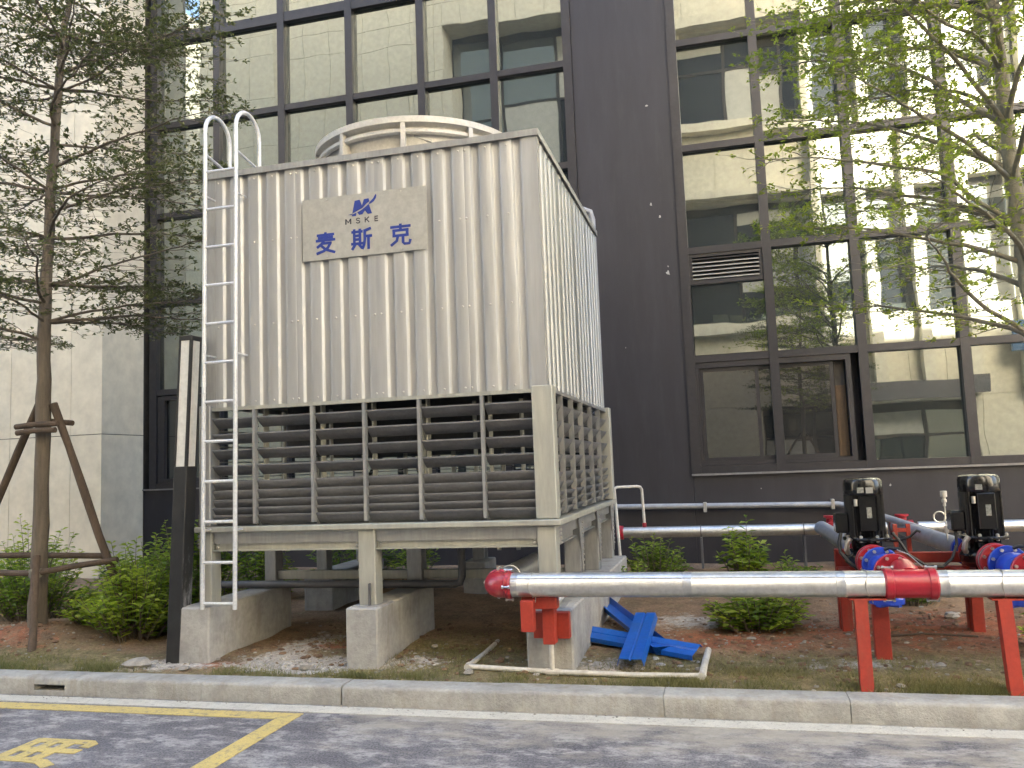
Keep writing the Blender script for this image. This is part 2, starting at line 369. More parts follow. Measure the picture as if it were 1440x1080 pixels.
STROKES = {
 '麦': [[(.08,.89),(.92,.89)],[(.5,1),(.5,.63)],[(.14,.76),(.86,.76)],[(.03,.63),(.97,.63)],[(.42,.62),(.30,.46),(.08,.31)],[(.32,.48),(.78,.48)],[(.76,.50),(.62,.26),(.40,.11),(.06,.01)],[(.28,.38),(.50,.18),(.96,.01)]],
 '斯': [[(.02,.86),(.54,.86)],[(.14,.98),(.14,.30)],[(.42,.98),(.42,.30)],[(.14,.67),(.42,.67)],[(.14,.49),(.42,.49)],[(0,.29),(.56,.29)],[(.19,.26),(.03,.03)],[(.36,.26),(.52,.06)],[(.95,.97),(.66,.88)],[(.66,.92),(.66,.45),(.62,.22),(.53,.02)],[(.66,.61),(1,.61)],[(.84,.61),(.84,0)]],
 '克': [[(.04,.88),(.96,.88)],[(.5,1),(.5,.70)],[(.14,.71),(.86,.71)],[(.19,.71),(.19,.44)],[(.81,.71),(.81,.44)],[(.14,.46),(.86,.46)],[(.38,.46),(.32,.22),(.05,.02)],[(.61,.46),(.61,.12),(.68,.05),(.90,.05),(.95,.22)]],
 '用': [[(.15,.95),(.15,.45),(.11,.2),(-.02,.0)],[(.10,.94),(.95,.94)],[(.90,.94),(.90,.10),(.85,.04),(.72,.05)],[(.53,.94),(.53,.02)],[(.15,.66),(.90,.66)],[(.15,.38),(.90,.38)]],
}
STROKES['M'] = [[(.08, 0), (.08, 1)], [(.10, .98), (.5, .3), (.90, .98)], [(.92, 1), (.92, 0)]]
STROKES['S'] = [[(.92, .82), (.75, .95), (.4, .97), (.12, .85), (.12, .65), (.35, .54), (.7, .46), (.90, .34), (.88, .14), (.65, .03), (.3, .03), (.06, .16)]]
STROKES['K'] = [[(.1, 0), (.1, 1)], [(.92, 1), (.14, .42)], [(.38, .58), (.95, 0)]]
STROKES['E'] = [[(.12, 0), (.12, 1)], [(.05, .95), (.92, .95)], [(.12, .52), (.85, .52)], [(.05, .05), (.92, .05)]]
def strokes_mb(ch, wd, fn, th, step):     # each stroke a thin ribbon, its face a hair deeper than the last
    mb = MB()
    for i, st in enumerate(STROKES[ch]):
        P = [Vector((x, y, 0)) for x, y in st]; L = []; Rr = []
        for k, p in enumerate(P):
            t = (P[min(k+1, len(P)-1)]-P[max(k-1, 0)]).normalized(); nn = Vector((-t.y, t.x, 0))*wd/2
            e = t*wd*.15*(1 if k == len(P)-1 else -1 if k == 0 else 0)
            L.append(p+nn+e); Rr.append(p-nn+e)
        ring = L+Rr[::-1]; n_ = len(ring)
        V = [fn(p.x, p.y, th+step*i) for p in ring]+[fn(p.x, p.y, -.0004) for p in ring]
        m_ = len(P)
        F = [(k, k+1, n_-2-k, n_-1-k) for k in range(m_-1)]+[(n_+k+1, n_+k, n_+n_-1-k, n_+n_-2-k) for k in range(m_-1)]+[(k, n_+k, n_+(k+1) % n_, (k+1) % n_) for k in range(n_)]
        mb.add(V, F)
    return mb
# the bay's painted character, read from the bay's other side: its top points to -x
gb = strokes_mb('用', .165, lambda u, v, w: (-3.86-v*.45, 4.135+u*.43, .0008+w), .003, .0003)
part('bay_lettering', gb, M['yellow'], road, smooth=False)

# soil bed
NX, NY = 240, 110
xs = np.linspace(-14, 11, NX); ys = 5.655+(11.2-5.655)*(np.linspace(0, 1, NY)**1.25)
GX, GY = np.meshgrid(xs, ys); GZ = terrain(GX, GY)
mb = MB(); mb.v = list(zip(GX.ravel().tolist(), GY.ravel().tolist(), GZ.ravel().tolist()))
mb.f = [(j*NX+i, j*NX+i+1, (j+1)*NX+i+1, (j+1)*NX+i) for j in range(NY-1) for i in range(NX-1)]
bed = tag(part('planting_bed', mb, M['ground'], ang=180), kind='structure')
def blob(cx, cy, rx, ry, X=GX, Y=GY): return np.exp(-(((X-cx)/rx)**2+((Y-cy)/ry)**2))
olive = .55*np.exp(-((GY-5.85)/.5)**2)*(1-blob(-4.2, 5.95, .5, .3))+.75*blob(-2.2, 6.3, .6, .5)+.6*blob(.2, 6.1, 1.1, .45)+.65*blob(1.7, 5.95, .8, .4)+.7*blob(-6.0, 5.8, 1.3, .25)+.5*blob(-3.1, 7.2, .4, .6)+.25
red = .8*blob(-2.75, 6.15, .28, .16)+.75*blob(-3.25, 6.55, .4, .16)+.65*blob(-.1, 7.0, .7, .45)+.75*blob(1.6, 7.4, 1.0, .8)+.7*blob(-3.35, 6.55, .35, .18)+.55*blob(-6.5, 6.4, .7, .35)+.55*blob(-3.9, 5.95, .5, .12)+.35*blob(1.25, 5.75, .35, .15)+.1
cem = .85*blob(-3.3, 6.0, .55, .22)+.8*blob(-4.5, 5.9, .35, .18)+.75*blob(-2.55, 6.15, .4, .15)+.8*blob(-.95, 6.1, .3, .2)+.7*blob(-3.5, 6.6, .25, .5)+.55*blob(-.4, 7.6, .5, .3)+.35*blob(.9, 6.3, .7, .2)+.1
for nm, a in (('olive', olive), ('red', red), ('cement', cem)):
    at = bed.data.attributes.new(nm, 'FLOAT', 'POINT'); at.data.foreach_set('value', a.ravel().astype(np.float32))

# kerb of separate stones
kerb = tag(part('kerb', MB().box(-60, 60, 5.475, 5.645, -.25, -.02), M['concrete'], smooth=False), kind='structure')
prof = [(5.462, -.03), (5.466, .108), (5.470, .120), (5.480, .129), (5.496, .133), (5.66, .134), (5.66, -.03)]
pitch = 1.1; g = .0018
km = mesh('kerb_stone', MB().prism(prof, 0, -pitch/2+g, pitch/2-g), M['kerb'], ang=30)
for k in range(-14, 12):
    xc = -.48+pitch*(k+.5)
    if abs(xc-(-.48-4.5*pitch)) < .01:
        mb = MB(); a0, a1, h0, h1 = xc-pitch/2+g, xc+pitch/2-g, -5.24, -4.96
        mb.prism(prof, 0, a0, h0); mb.prism(prof, 0, h1, a1)
        mb.prism([(5.464, .08), (5.466, .108), (5.470, .120), (5.480, .129), (5.496, .133), (5.66, .134), (5.66, .08)], 0, h0, h1)
        mb.box(h0, h1, 5.463, 5.66, -.03, .035); mb.box(h0, h1, 5.60, 5.66, .035, .08)
        part('kerb_stone', mb, M['kerb'], kerb, ang=30, label='kerb stone with a dark drain slot')
    else:
        inst('kerb_stone', km, kerb, (xc, random.uniform(-.003, .003), random.uniform(-.003, .002)), rot=(0, 0, random.uniform(-.002, .002)))

# ------------------------------------------------------------------ main building with the curtain wall
bld = thing('office_building', (0, 11.0, 0), 'charcoal building with dark framed reflective curtain wall behind the cooling tower', 'building')
w = MB(); w.box(-8.6, 10.5, 11.2, 25, 0, 34); part('wall', w, M['dark'], bld, smooth=False)
w = MB(); w.box(-1.74, -.43, 11.0, 11.2, 0, 34, .006); part('pilaster', w, M['dark'], bld, smooth=False)
w = MB(); w.box(-.43, 10.5, 11.0, 11.2, 0, 1.40, .006); part('plinth_wall', w, M['dark'], bld, smooth=False)
w = MB(); w.box(-8.6, -1.74, 11.0, 11.2, 0, 1.46, .006); part('plinth_wall', w, M['dark'], bld, smooth=False)
w = MB(); w.box(-8.6, -1.76, 11.0, 11.2, 10.02, 34); w.box(-.41, 10.5, 11.0, 11.2, 10.02, 34); part('upper_wall', w, M['dark'], bld, smooth=False)
part('unseen_shade_block', MB().box(10.505, 34, 11.4, 25, 0, 16), M['clad'], bld, smooth=False)  # unseen block, added to keep sun off the lower wall across the road
spl = MB()
def splat(x, z, r_, y=10.998, n_=9):
    rr = [r_*random.uniform(.35, 1.2) for _ in range(n_)]
    spl.add([(x+rr[k]*math.cos(2*math.pi*k/n_), y, z+rr[k]*1.3*math.sin(2*math.pi*k/n_)) for k in range(n_)]+[(x, y-.002, z)], [(k, (k+1) % n_, n_) for k in range(n_)])
for x, z, r_ in ((-.60, 4.05, .035), (-.59, 4.14, .010), (-.75, 6.36, .018), (-.77, 5.0, .02), (-.66, 4.82, .015), (2.93, .98, .03), (2.96, .9, .014), (2.5, 1.05, .01), (-1.2, 3.1, .008), (.4, 1.2, .008), (1.9, 1.2, .012)): splat(x, z, r_)
tag(part('paint_splashes', spl, mat('dried_white_splash', (.40, .39, .38), rough=.8), bld, smooth=False), kind='stuff')
LX = [-8.43, -7.31, -6.20, -5.08, -3.95, -2.86, -1.80]; LZ = [1.50, 2.92, 4.31, 5.68, 7.13, 8.57, 10.0]
RX = [-.38, .66, 1.71, 2.86, 3.95, 5.05, 6.15, 7.25, 8.35, 9.4, 10.44]; RZ = [1.46, 2.88, 4.31, 5.70, 7.16, 8.57, 10.0]
def curtain(X, Z, skip):
    for i, x in enumerate(X):
        wd = .055 if 0 < i < len(X)-1 else .06
        piece('mullion', M['alu'], bld, x-wd, x+wd, 10.975, 11.16, Z[0]-.044, Z[-1]+.02)
    for j, z in enumerate(Z):
        h = .045 if abs(z-8.57) > .01 else .075
        for i in range(len(X)-1):
            piece('transom', M['alu'], bld, X[i]+.055, X[i+1]-.055, 10.985, 11.15, z-h, z+h)
    for j in range(len(Z)-1):
        for i in range(len(X)-1):
            if (i, j) in skip: continue
            rot = (random.uniform(-.006, .006), 0, random.uniform(-.006, .006))
            piece('pane', M['glass'], bld, X[i]+.03, X[i+1]-.03, 11.07, 11.09, Z[j]+.03, Z[j+1]-.03, rot)
curtain(LX, LZ, {(0, 0)})
curtain(RX, RZ, {(0, 0), (1, 0), (0, 1)})
# ground floor sliding window
sw = MB(); sw.box(-.325, 1.56, 11.0, 11.12, 2.76, 2.832); sw.box(-.325, 1.56, 11.0, 11.12, 1.508, 1.56); sw.box(-.325, -.275, 11.0, 11.12, 1.56, 2.76); sw.box(1.50, 1.56, 11.0, 11.12, 1.56, 2.76)
swo = part('sliding_window', sw, M['alu'], bld, smooth=False)
for (a, b_, y) in ((-.272, .46, 11.03), (.40, 1.36, 11.06)):
    s_ = MB(); s_.box(a, a+.045, y, y+.028, 1.563, 2.757); s_.box(b_-.045, b_, y, y+.028, 1.563, 2.757)
    s_.box(a+.045, b_-.045, y, y+.028, 1.563, 1.61); s_.box(a+.045, b_-.045, y, y+.028, 2.71, 2.757); part('sash', s_, M['alu'], swo, smooth=False)
    part('pane', MB().box(a+.04, b_-.04, y+.01, y+.02, 1.60, 2.72), M['glassdk'], swo, smooth=False)
part('curtain', MB().box(1.37, 1.49, 11.10, 11.13, 1.57, 2.45), mat('brown_curtain', (.10, .06, .03)), swo, smooth=False)
part('interior_shade', MB().box(1.37, 1.49, 11.10, 11.13, 2.452, 2.75), M['joint'], swo, smooth=False)
part('window_sill', MB().box(-.44, 10.5, 10.955, 11.0, 1.385, 1.41), mat('pale_sill', (.22, .215, .215), rough=.4), bld, smooth=False)
# left casement near the cream wall
cs = MB(); x0, x1 = -8.36, -7.38
cs.box(x0, x1, 11.0, 11.10, 2.80, 2.86); cs.box(x0, x1, 11.0, 11.10, 1.55, 1.61); cs.box(x0, x0+.12, 11.0, 11.10, 1.61, 2.80); cs.box(x1-.06, x1, 11.0, 11.10, 1.61, 2.80)
cso = part('casement_window', cs, M['alu'], bld, smooth=False)
part('pane', MB().box(x0+.11, x1-.05, 11.06, 11.07, 1.60, 2.81), M['glassdk'], cso, smooth=False)
part('window_sill', MB().box(-8.6, -1.74, 10.965, 11.0, 1.44, 1.462), bpy.data.materials['pale_sill'], bld, smooth=False)
# louvred vent and the pane under it
lv = MB(); lv.box(-.32, .60, 11.0, 11.06, 3.86, 3.91); lv.box(-.32, .60, 11.0, 11.06, 4.22, 4.265); lv.box(-.32, -.28, 11.0, 11.06, 3.91, 4.22); lv.box(.56, .60, 11.0, 11.06, 3.91, 4.22)
lvo = part('louvre_vent', lv, M['alu'], bld, smooth=False)
part('vent_back', MB().box(-.28, .56, 11.10, 11.11, 3.91, 4.22), M['joint'], lvo, smooth=False)
for k in range(6):
    z = 3.925+k*.052
    part('slat', MB().prism([(11.0, z), (11.0, z+.012), (11.07, z+.04), (11.07, z+.03)], 0, -.28, .56), M['galv' if k < 5 else 'alu'], lvo, smooth=False)
piece('pane', M['glass'], bld, -.31, .6, 11.07, 11.09, 2.94, 3.86)

# left cream building
cb = thing('clad_building', (-8.6, 10.1, 0), 'cream stone clad building corner behind the staked tree', 'building')
w = MB(); w.box(-40, -8.615, 10.13, 25, 0, 34); part('wall', w, M['joint'], cb, smooth=False)
PX = [-8.6]+[-9.125-1.06*k for k in range(9)]
PZ = [.15, 2.28, 6.19, 10.1, 14.0]
for j in range(4):
    for i in range(9):
        piece('cladding_panel', M['clad'], cb, PX[i+1]+(.004), PX[i]-(.004 if i else 0), 10.1+random.uniform(-.001, .001), 10.125, PZ[j]+.005, PZ[j+1]-.005)
    piece('cladding_panel', M['clad'], cb, -8.612, -8.602, 10.129, 10.985, PZ[j]+.005, PZ[j+1]-.005)
w = MB(); w.box(-40, PX[9], 10.1, 10.125, 0, 34); w.box(PX[9]+.004, -8.602, 10.1, 10.125, 14.005, 34); part('upper_cladding', w, M['clad'], cb, smooth=False)

# building across the road (seen in the glass)
ob = thing('opposite_building', (0, -8, 0), 'cream panelled building across the road, seen only as reflections in the curtain wall', 'building')
WIN = [(-9.78, -3.2, 10.65, 18.83, 1.2), (-1.0, 10.5, 13.5, 17.0, .5), (-1.0, 10.5, 6.35, 10.65, .5), (-17.0, -11.5, 10.65, 13.5, .4), (-9.78, -3.2, 3.3, 8.5, .6), (1.3, 8.2, .3, 3.3, .4)]
breaks = sorted(set([-20.7]+[-19.43+1.16*k for k in range(26)]+[10.5]+[w_[0] for w_ in WIN]+[w_[1] for w_ in WIN]))
rows = [.3, 3.3, 6.35, 8.5, 10.65, 13.5, 14.95, 17.0, 18.83, 19.74, 21.5, 23]
mk = []
for a, b_ in zip(breaks[:-1], breaks[1:]):
    if b_-a < .12: continue
    for z0, z1 in zip(rows[:-1], rows[1:]):
        xc, zc = (a+b_)/2, (z0+z1)/2
        if any(q[0] < xc < q[1] and q[2] < zc < q[3] for q in WIN): continue
        piece('cladding_panel', M['clad'], ob, a+.008, b_-.008, -8.03, -8.0, z0+.008, z1-.008)
w = MB()
w.box(-20.7, 10.5, -20, -9.3, 0, 23)
# body in front of the recess plane, left open where the windows are
cols = sorted(set([-20.7, 10.5]+[q[0] for q in WIN]+[q[1] for q in WIN]))
for a, b_ in zip(cols[:-1], cols[1:]):
    zs = [0, 23]
    for q in WIN:
        if q[0] <= a+1e-6 and q[1] >= b_-1e-6: zs += [q[2], q[3]]
    zs = sorted(zs)
    for z0, z1 in zip(zs[0::2], zs[1::2]): w.box(a, b_, -9.3, -8.035, z0, z1)
part('wall', w, M['clad'], ob, smooth=False)
w = MB(); w.box(10.5, 34, -20, -8.0, 0, 23); part('wall', w, M['clad'], ob, smooth=False)
for k in range(14):
    xf = 3.4+k*1.55
    part('fin', MB().box(xf, xf+.34, -7.995, -7.55, 3.4, 21.5), M['clad'], ob, smooth=False)
for (z0, z1) in ((10.75, 11.0), (5.9, 6.2), (13.1, 13.4), (17.1, 17.5)):
    part('ledge', MB().box(-1.4, 3.38, -7.995, -7.6, z0, z1), M['clad'], ob, smooth=False)
for (x0, x1, z0, z1) in ((11.2, 14.5, 13.5, 17.0), (11.2, 14.5, 6.35, 10.65), (15.6, 19.2, 13.5, 17.0), (15.6, 19.2, 6.35, 10.65), (11.2, 19, .4, 4.6)):
    part('window', MB().box(x0, x1, -7.996, -7.97, z0, z1), M['glassop'], ob, smooth=False)
mt = mat('dark_fascia_panel', (.10, .095, .10)); mbl = mat('blue_hoarding', (.06, .13, .24))
part('shop_fascia', MB().box(3.8, 8.5, -7.54, -7.4, 3.35, 3.95), mt, ob, smooth=False)
part('shop_fascia', MB().box(9.2, 12.4, -7.54, -7.4, 4.6, 5.6), mbl, ob, smooth=False)
for (a, b_, z0, z1, dp) in WIN:
    y = -8-dp
    n_ = max(2, round((b_-a)/1.9)); fr = MB()
    fr.box(a, b_, y-.08, y, z0, z0+.09); fr.box(a, b_, y-.08, y, z1-.3, z1)
    zm = z0+(z1-z0)*.62
    for k in range(n_+1):
        xx = a+(b_-a)*k/n_; fr.box(max(a, xx-.05), min(b_, xx+.05), y-.08, y-.002, z0+.09, z1-.3)
    fr.box(a, b_, y-.075, y-.004, zm-.05, zm+.05)
    fo = part('window', fr, M['alu'], ob, smooth=False)
    for k in range(n_):
        u0, u1 = a+(b_-a)*k/n_+.05, a+(b_-a)*(k+1)/n_-.05
        for (q0, q1) in ((z0+.1, zm-.05), (zm+.05, z1-.3)):
            if random.random() < .45:
                hh = random.choice((.35, .6, 1.0))*(q1-q0)
                piece('blind', M['blind'], fo, u0+.02, u1-.02, y-.044, y-.036, q1-hh, q1)
        part('pane', MB().box(a+(b_-a)*k/n_+.04, a+(b_-a)*(k+1)/n_-.04, y-.06, y-.05, z0+.05, z1-.25), M['glassop'], fo, smooth=False)

far2 = thing('far_building', (-26, -14, 0), 'plain cream block beyond the alley across the road, seen only as a reflection', 'building')
part('wall', MB().box(-60, -25.9, -30, -14, 0, 26), M['clad'], far2, smooth=False)
for k in range(4):
    for j in range(6):
        wf = part('window', MB().box(-29-k*3.4-.9, -29-k*3.4+.9, -13.995, -13.94, 2+j*3.8, 4.2+j*3.8), M['alu'], far2, smooth=False)

# ------------------------------------------------------------------ cooling tower
XL, XR, YF, YB = -4.225, -1.227, 6.08, 9.21
E_ = .049; ZT, ZL, ZS = 4.179, 2.164, 1.20
tw = thing('cooling_tower', (-2.73, 7.65, .575), 'square cooling tower of corrugated grey beige sheet on steel legs', 'cooling tower')
def corr(a0, a1, z0, z1, face, off=0):
    pr = []; x = a0; p = .1705
    seq = [(0, 0), (.074, 0), (.077, .002), (.088, .024), (.091, .026), (.138, .026), (.152, .002), (.155, 0)]
    while x < a1-1e-6:
        for dx, d in seq:
            if x+dx <= a1+1e-6: pr.append((x+dx, d))
        x += p
    if pr[-1][0] < a1-1e-4: pr.append((a1, pr[-1][1]))
    V = []; n_ = len(pr)
    for z in (z0, z1):
        for a, d in pr:
            V.append((a, YF+E_+d+off, z) if face == 'front' else ((XR-E_-d-off, a, z) if face == 'right' else ((XL+E_+d+off, a, z) if face == 'left' else (a, YB-E_-d-off, z))))
    return MB().add(V, [(i, i+1, n_+i+1, n_+i) for i in range(n_-1)])
n_sh = 4; wS = 2.94/n_sh
for k in range(n_sh):
    a0 = XL+E_+.075+(k*wS); a1 = a0+wS+(.04 if k < n_sh-1 else -.10)
    part('corrugated_sheet', corr(a0, a1, ZL+.012, ZT-.03, 'front', .002*(k % 2)), M['sheet'], tw, fix=False)
    a0 = YF+E_+.03+k*(3.0/n_sh); a1 = a0+3.0/n_sh+.02
    part('corrugated_sheet', corr(a0, min(a1, YB-E_), ZL+.012, ZT-.03, 'right', .002*(k % 2)), M['sheet'], tw, fix=False)
    part('corrugated_sheet', corr(a0, min(a1, YB-E_), ZL+.012, ZT-.03, 'left', .002*(k % 2)), M['sheet'], tw, fix=False)
part('corrugated_sheet', corr(XL+E_, XR-E_, ZL+.012, ZT-.03, 'back'), M['sheet'], tw, fix=False)
scr = MB(); dark_scr = MB()
for k in range(n_sh):
    for dxx in (.035, .20, .375, .545, .70):
        xx = XL+E_+.075+k*wS+dxx
        xx = XL+E_+.075+k*wS+round(dxx/.1705)*.1705+.036
        if xx > XR-.2: continue
        for z in (ZL+.05, 2.85, 3.55, ZT-.08):
            if -3.30 < xx < -2.16 and 3.3 < z < 3.9: continue
            scr.lathe([(.0085, 0), (.0085, .005), (.004, .008)], (xx, YF+E_-.001+.0, z), (0, -1, 0), 6)
for k in range(18):
    for z in (ZL+.05, ZT-.08): scr.lathe([(.0085, 0), (.0085, .005), (.004, .008)], (XR-E_+.001, YF+E_+.066+k*.1705, z), (1, 0, 0), 6)
tag(part('screws', scr, M['bolt'], tw), kind='stuff')
core = MB(); core.box(XL+.12, XR-.12, YF+.12, YB-.12, ZL+.05, ZT-.02); part('casing_core', core, M['fill'], tw, smooth=False)
# corner flashings, top trim and roof
for (x0, x1, y0, y1) in ((XL+E_-.004, XL+E_+.085, YF+E_-.004, YF+E_-.001), (XL+E_-.004, XL+E_-.001, YF+E_-.001, YF+E_+.06), (XR-E_-.11, XR-E_+.004, YF+E_-.004, YF+E_-.001), (XR-E_+.001, XR-E_+.004, YF+E_-.001, YF+E_+.05)):
    part('corner_flashing', MB().box(x0, x1, y0, y1, ZL+.01, ZT-.02), M['sheet' if x0 > -3 else 'galv'], tw, smooth=False)
t = MB(); a, b_, c_, d_ = XL+E_-.02, XR-E_+.02, YF+E_-.02, YB-E_+.02
t.box(a, b_, c_, c_+.012, ZT-.04, ZT+.012); t.box(a, b_, d_-.012, d_, ZT-.04, ZT+.012); t.box(b_-.012, b_, c_+.012, d_-.012, ZT-.04, ZT+.012); t.box(a, a+.012, c_+.012, d_-.012, ZT-.04, ZT+.012)
part('top_trim', t, M['galv'], tw, smooth=False)
part('roof', MB().box(a+.012, b_-.012, c_+.012, d_-.012, ZT-.015, ZT+.005), M['galv'], tw, smooth=False)
# fan stack
fc = (-2.73, 7.45); RT = .98; ZC = 4.605
pf = [(RT-.02, ZT+.005), (RT-.10, ZT+.22), (RT-.06, ZC-.05), (RT-.02, ZC-.03), (RT+.0, ZC-.03), (RT+.0, ZC+.025), (RT-.06, ZC+.025), (RT-.10, ZC-.05), (RT-.14, ZT+.22), (RT-.06, ZT+.005)]
n_ = 64; V = []; F = []
for r_, h in pf:
    for k in range(n_): V.append((fc[0]+r_*math.cos(2*math.pi*k/n_), fc[1]+r_*math.sin(2*math.pi*k/n_), h))
for i in range(len(pf)):
    for k in range(n_):
        i2 = (i+1) % len(pf); k2 = (k+1) % n_; F.append((i*n_+k, i*n_+k2, i2*n_+k2, i2*n_+k))
fs = part('fan_stack', MB().add(V, F), M['frp'], tw, ang=40)
for k in range(10):
    an = 2*math.pi*(k+.35)/10-math.pi/2; u = Vector((math.cos(an), math.sin(an), 0)); tg = Vector((-u.y, u.x, 0)); c0 = Vector((*fc, 0))
    mb = MB(); q = []
    for s_ in (-.02, .02):
        for r_, z in ((RT-.03, ZT+.006), (RT+.005, ZT+.006), (RT-.005, ZC-.031), (RT-.07, ZC-.06), (RT-.11, ZT+.22)): q.append(c0+u*r_+tg*s_+Vector((0, 0, z)))
    mb.add(q, [(4, 3, 2, 1, 0), (5, 6, 7, 8, 9)]+[(i, (i+1) % 5, 5+(i+1) % 5, 5+i) for i in range(5)]); part('rib', mb, M['frp'], fs, smooth=False)
hp = MB(); hp.tube([(fc[0]+(RT-.045)*math.cos(2*math.pi*k/48), fc[1]+(RT-.045)*math.sin(2*math.pi*k/48), ZT+.33) for k in range(49)], .028, 6, False); part('stiffener_ring', hp, M['frp'], fs)
fb = MB(); fb.lathe([(.14, 0), (.14, .12), (.05, .16)], (fc[0], fc[1], ZT+.2))
for k in range(4):
    an = k*math.pi/2+.4; fb.bar((fc[0]+.1*math.cos(an), fc[1]+.1*math.sin(an), ZT+.26), (fc[0]+.9*math.cos(an), fc[1]+.9*math.sin(an), ZT+.28), .16, .02, (-.3*math.sin(an), .3*math.cos(an), 1))
part('fan', fb, M['galv'], tw)
# louvre band
bays = [-4.12, -3.72, -3.20, -2.75, -2.29, -1.78, -1.385]
zt_ = [2.08, 1.95, 1.82, 1.69, 1.56, 1.485, 1.41, 1.345, 1.285]; zb_ = [1.985, 1.855, 1.725, 1.595, 1.475, 1.40, 1.335, 1.275, 1.215]
def slat_front(a, b_, k):
    wide = k < 4; dp = .085 if wide else .07; z0, z1 = zt_[k], (zt_[k]-.078 if wide else zb_[k]-.015)
    P = [(YF+.035+dp*t_**1.2, z0-(z0-z1)*t_**.8) for t_ in (0, .15, .35, .6, .8, 1)]
    poly = [(YF+.035, z0+.006), (YF+.030, z0+.004), (YF+.030, z0-.006)]+P[1:]+[(y, z+.006) for y, z in reversed(P[1:])]
    return MB().prism(poly, 0, a+.003, b_-.003)
for i in range(6):
    for k in range(9): part('louvre_slat', slat_front(bays[i]+(.012 if i else 0), bays[i+1]-(.012 if i < 5 else 0), k), M['slat'], tw, ang=50)
for x in bays[1:-1]:
    part('louvre_post', MB().box(x-.012, x+.012, YF+.005, YF+.055, ZS+.02, ZL-.02), M['galv'], tw, smooth=False)
    part('louvre_post', MB().box(x+.02, x+.033, YF+.12, YF+.19, ZS+.02, ZL), M['frame'], tw, smooth=False)
sb = [6.20, 6.52, 6.98, 7.46, 7.99, 8.52, 9.10]
def slat_side(a, b_, k):
    dp = .085; z0, z1 = zt_[k]-.02, zb_[k]-.02
    P = [(XR-.02-dp*t_**1.2, z0-(z0-z1)*t_**.8) for t_ in (0, .15, .35, .6, .8, 1)]
    poly = [(x, z+.005) for x, z in P]+list(reversed(P))
    return MB().prism(poly, 1, a+.003, b_-.003)
for i in range(6):
    for k in range(9): part('louvre_slat', slat_side(sb[i]+.008, sb[i+1]-.008, k), M['slat'], tw, ang=50)
for y in sb: part('louvre_post', MB().box(XR-.05, XR-.006, y-.006, y+.006, ZS+.02, ZL-.02), M['galv'], tw, smooth=False)
# back and left louvre, as one mesh each (hidden sides)
mb = MB()
for k in range(9): mb.box(XL+.15, XR-.15, YB-.12, YB-.03, zb_[k]-.004, zb_[k]+.004)
part('rear_louvre', mb, M['slat'], tw, smooth=False)
mb = MB()
for k in range(9): mb.box(XL+.02, XL+.12, YF+.15, YB-.15, zb_[k]-.004, zb_[k]+.004)
part('left_louvre', mb, M['slat'], tw, smooth=False)
# internals: spray fill, inner posts and a pipe seen through the gaps
mb = MB(); mb.box(XL+.4, XR-.4, YF+.75, YB-.5, 1.75, ZL+.05); part('fill_pack', mb, M['fill'], tw, smooth=False)
mb = MB()
for x in (-3.75, -3.3, -2.9, -2.45, -2.0, -1.6):
    mb.tube([(x, YF+.55, ZS), (x, YF+.55, 2.15)], .018, 8); mb.box(x+.12, x+.15, YF+.9, YF+.93, ZS, 2.2)
part('inner_posts', mb, M['frame'], tw)
# four corner posts
for (x, y) in ((XL, YF), (XR-.16, YF), (XL, YB-.14), (XR-.14, YB-.14)):
    wx = .105 if x == XL else .16
    part('corner_post', MB().box(x, x+wx, y, y+.14, ZS+.004, ZL+.03, .006), M['frame' if x > -3 else 'galv'], tw, smooth=False)
part('head_angle', MB().box(XL+.107, XR-.162, YF+.02, YF+.06, ZL-.018, ZL+.010), M['frame'], tw, smooth=False)
part('head_angle', MB().box(XR-.06, XR-.015, YF+.142, YB-.142, ZL-.018, ZL+.010), M['galv'], tw, smooth=False)
# basin
bs = MB(); bs.box(XL-.03, XR+.03, YF-.03, YF+.02, ZS-.045, ZS, .006); bs.box(XL-.03, XR+.03, YB-.02, YB+.03, ZS-.045, ZS, .006)
bs.box(XR-.02, XR+.03, YF+.021, YB-.021, ZS-.046, ZS-.001, .006); bs.box(XL-.03, XL+.02, YF+.021, YB-.021, ZS-.046, ZS-.001, .006)
part('basin_rim', bs, M['frame'], tw, smooth=False)
part('basin', MB().box(XL+.03, XR-.03, YF+.03, YB-.03, 1.06, ZS-.01), M['galv'], tw, smooth=False)
def ibeam(x0, x1, y, zt2, zb2, d):
    mb = MB(); mb.box(x0, x1, y, y+.006, zb2+.008, zt2-.01); mb.box(x0, x1, y-.035, y+.03, zb2, zb2+.008); mb.box(x0, x1, y-.035, y+.03, zt2-.01, zt2); return mb
legx = [(-4.225, -4.11), (-2.815, -2.675), (-1.385, -1.245)]
for (a, b_) in ((-4.105, -2.82), (-2.67, -1.39)):
    part('front_beam', ibeam(a, b_, YF+.05, 1.15, 1.0, 1), M['frame'], tw, smooth=False)
    part('rear_beam', ibeam(a, b_, YB-.1, 1.15, 1.0, 1), M['frame'], tw, smooth=False)
ZP = .575
bolts = MB()
for x0, x1 in legx:
    for k, y in enumerate((YF+.0, 7.08, 8.10, YB-.14)):
        if x0 == legx[1][0] and k == 2: continue
        part('leg', MB().box(x0, x1, y, y+.14, ZP, 1.154, .006), M['frame' if k == 0 else 'galv'], tw, smooth=False)
        if k == 0:
            for z in (1.03, 1.06, 1.09, 1.12):
                for xx in (x0-.03, x1+.03): bolts.lathe([(.011, 0), (.011, .012), (.006, .014)], (xx, YF+.05, z), (0, -1, 0), 6)
part('anchor_angle', MB().box(-2.725, -2.715, YF-.03, YF-.002, ZP, ZP+.17), M['darkpipe'], tw, smooth=False)
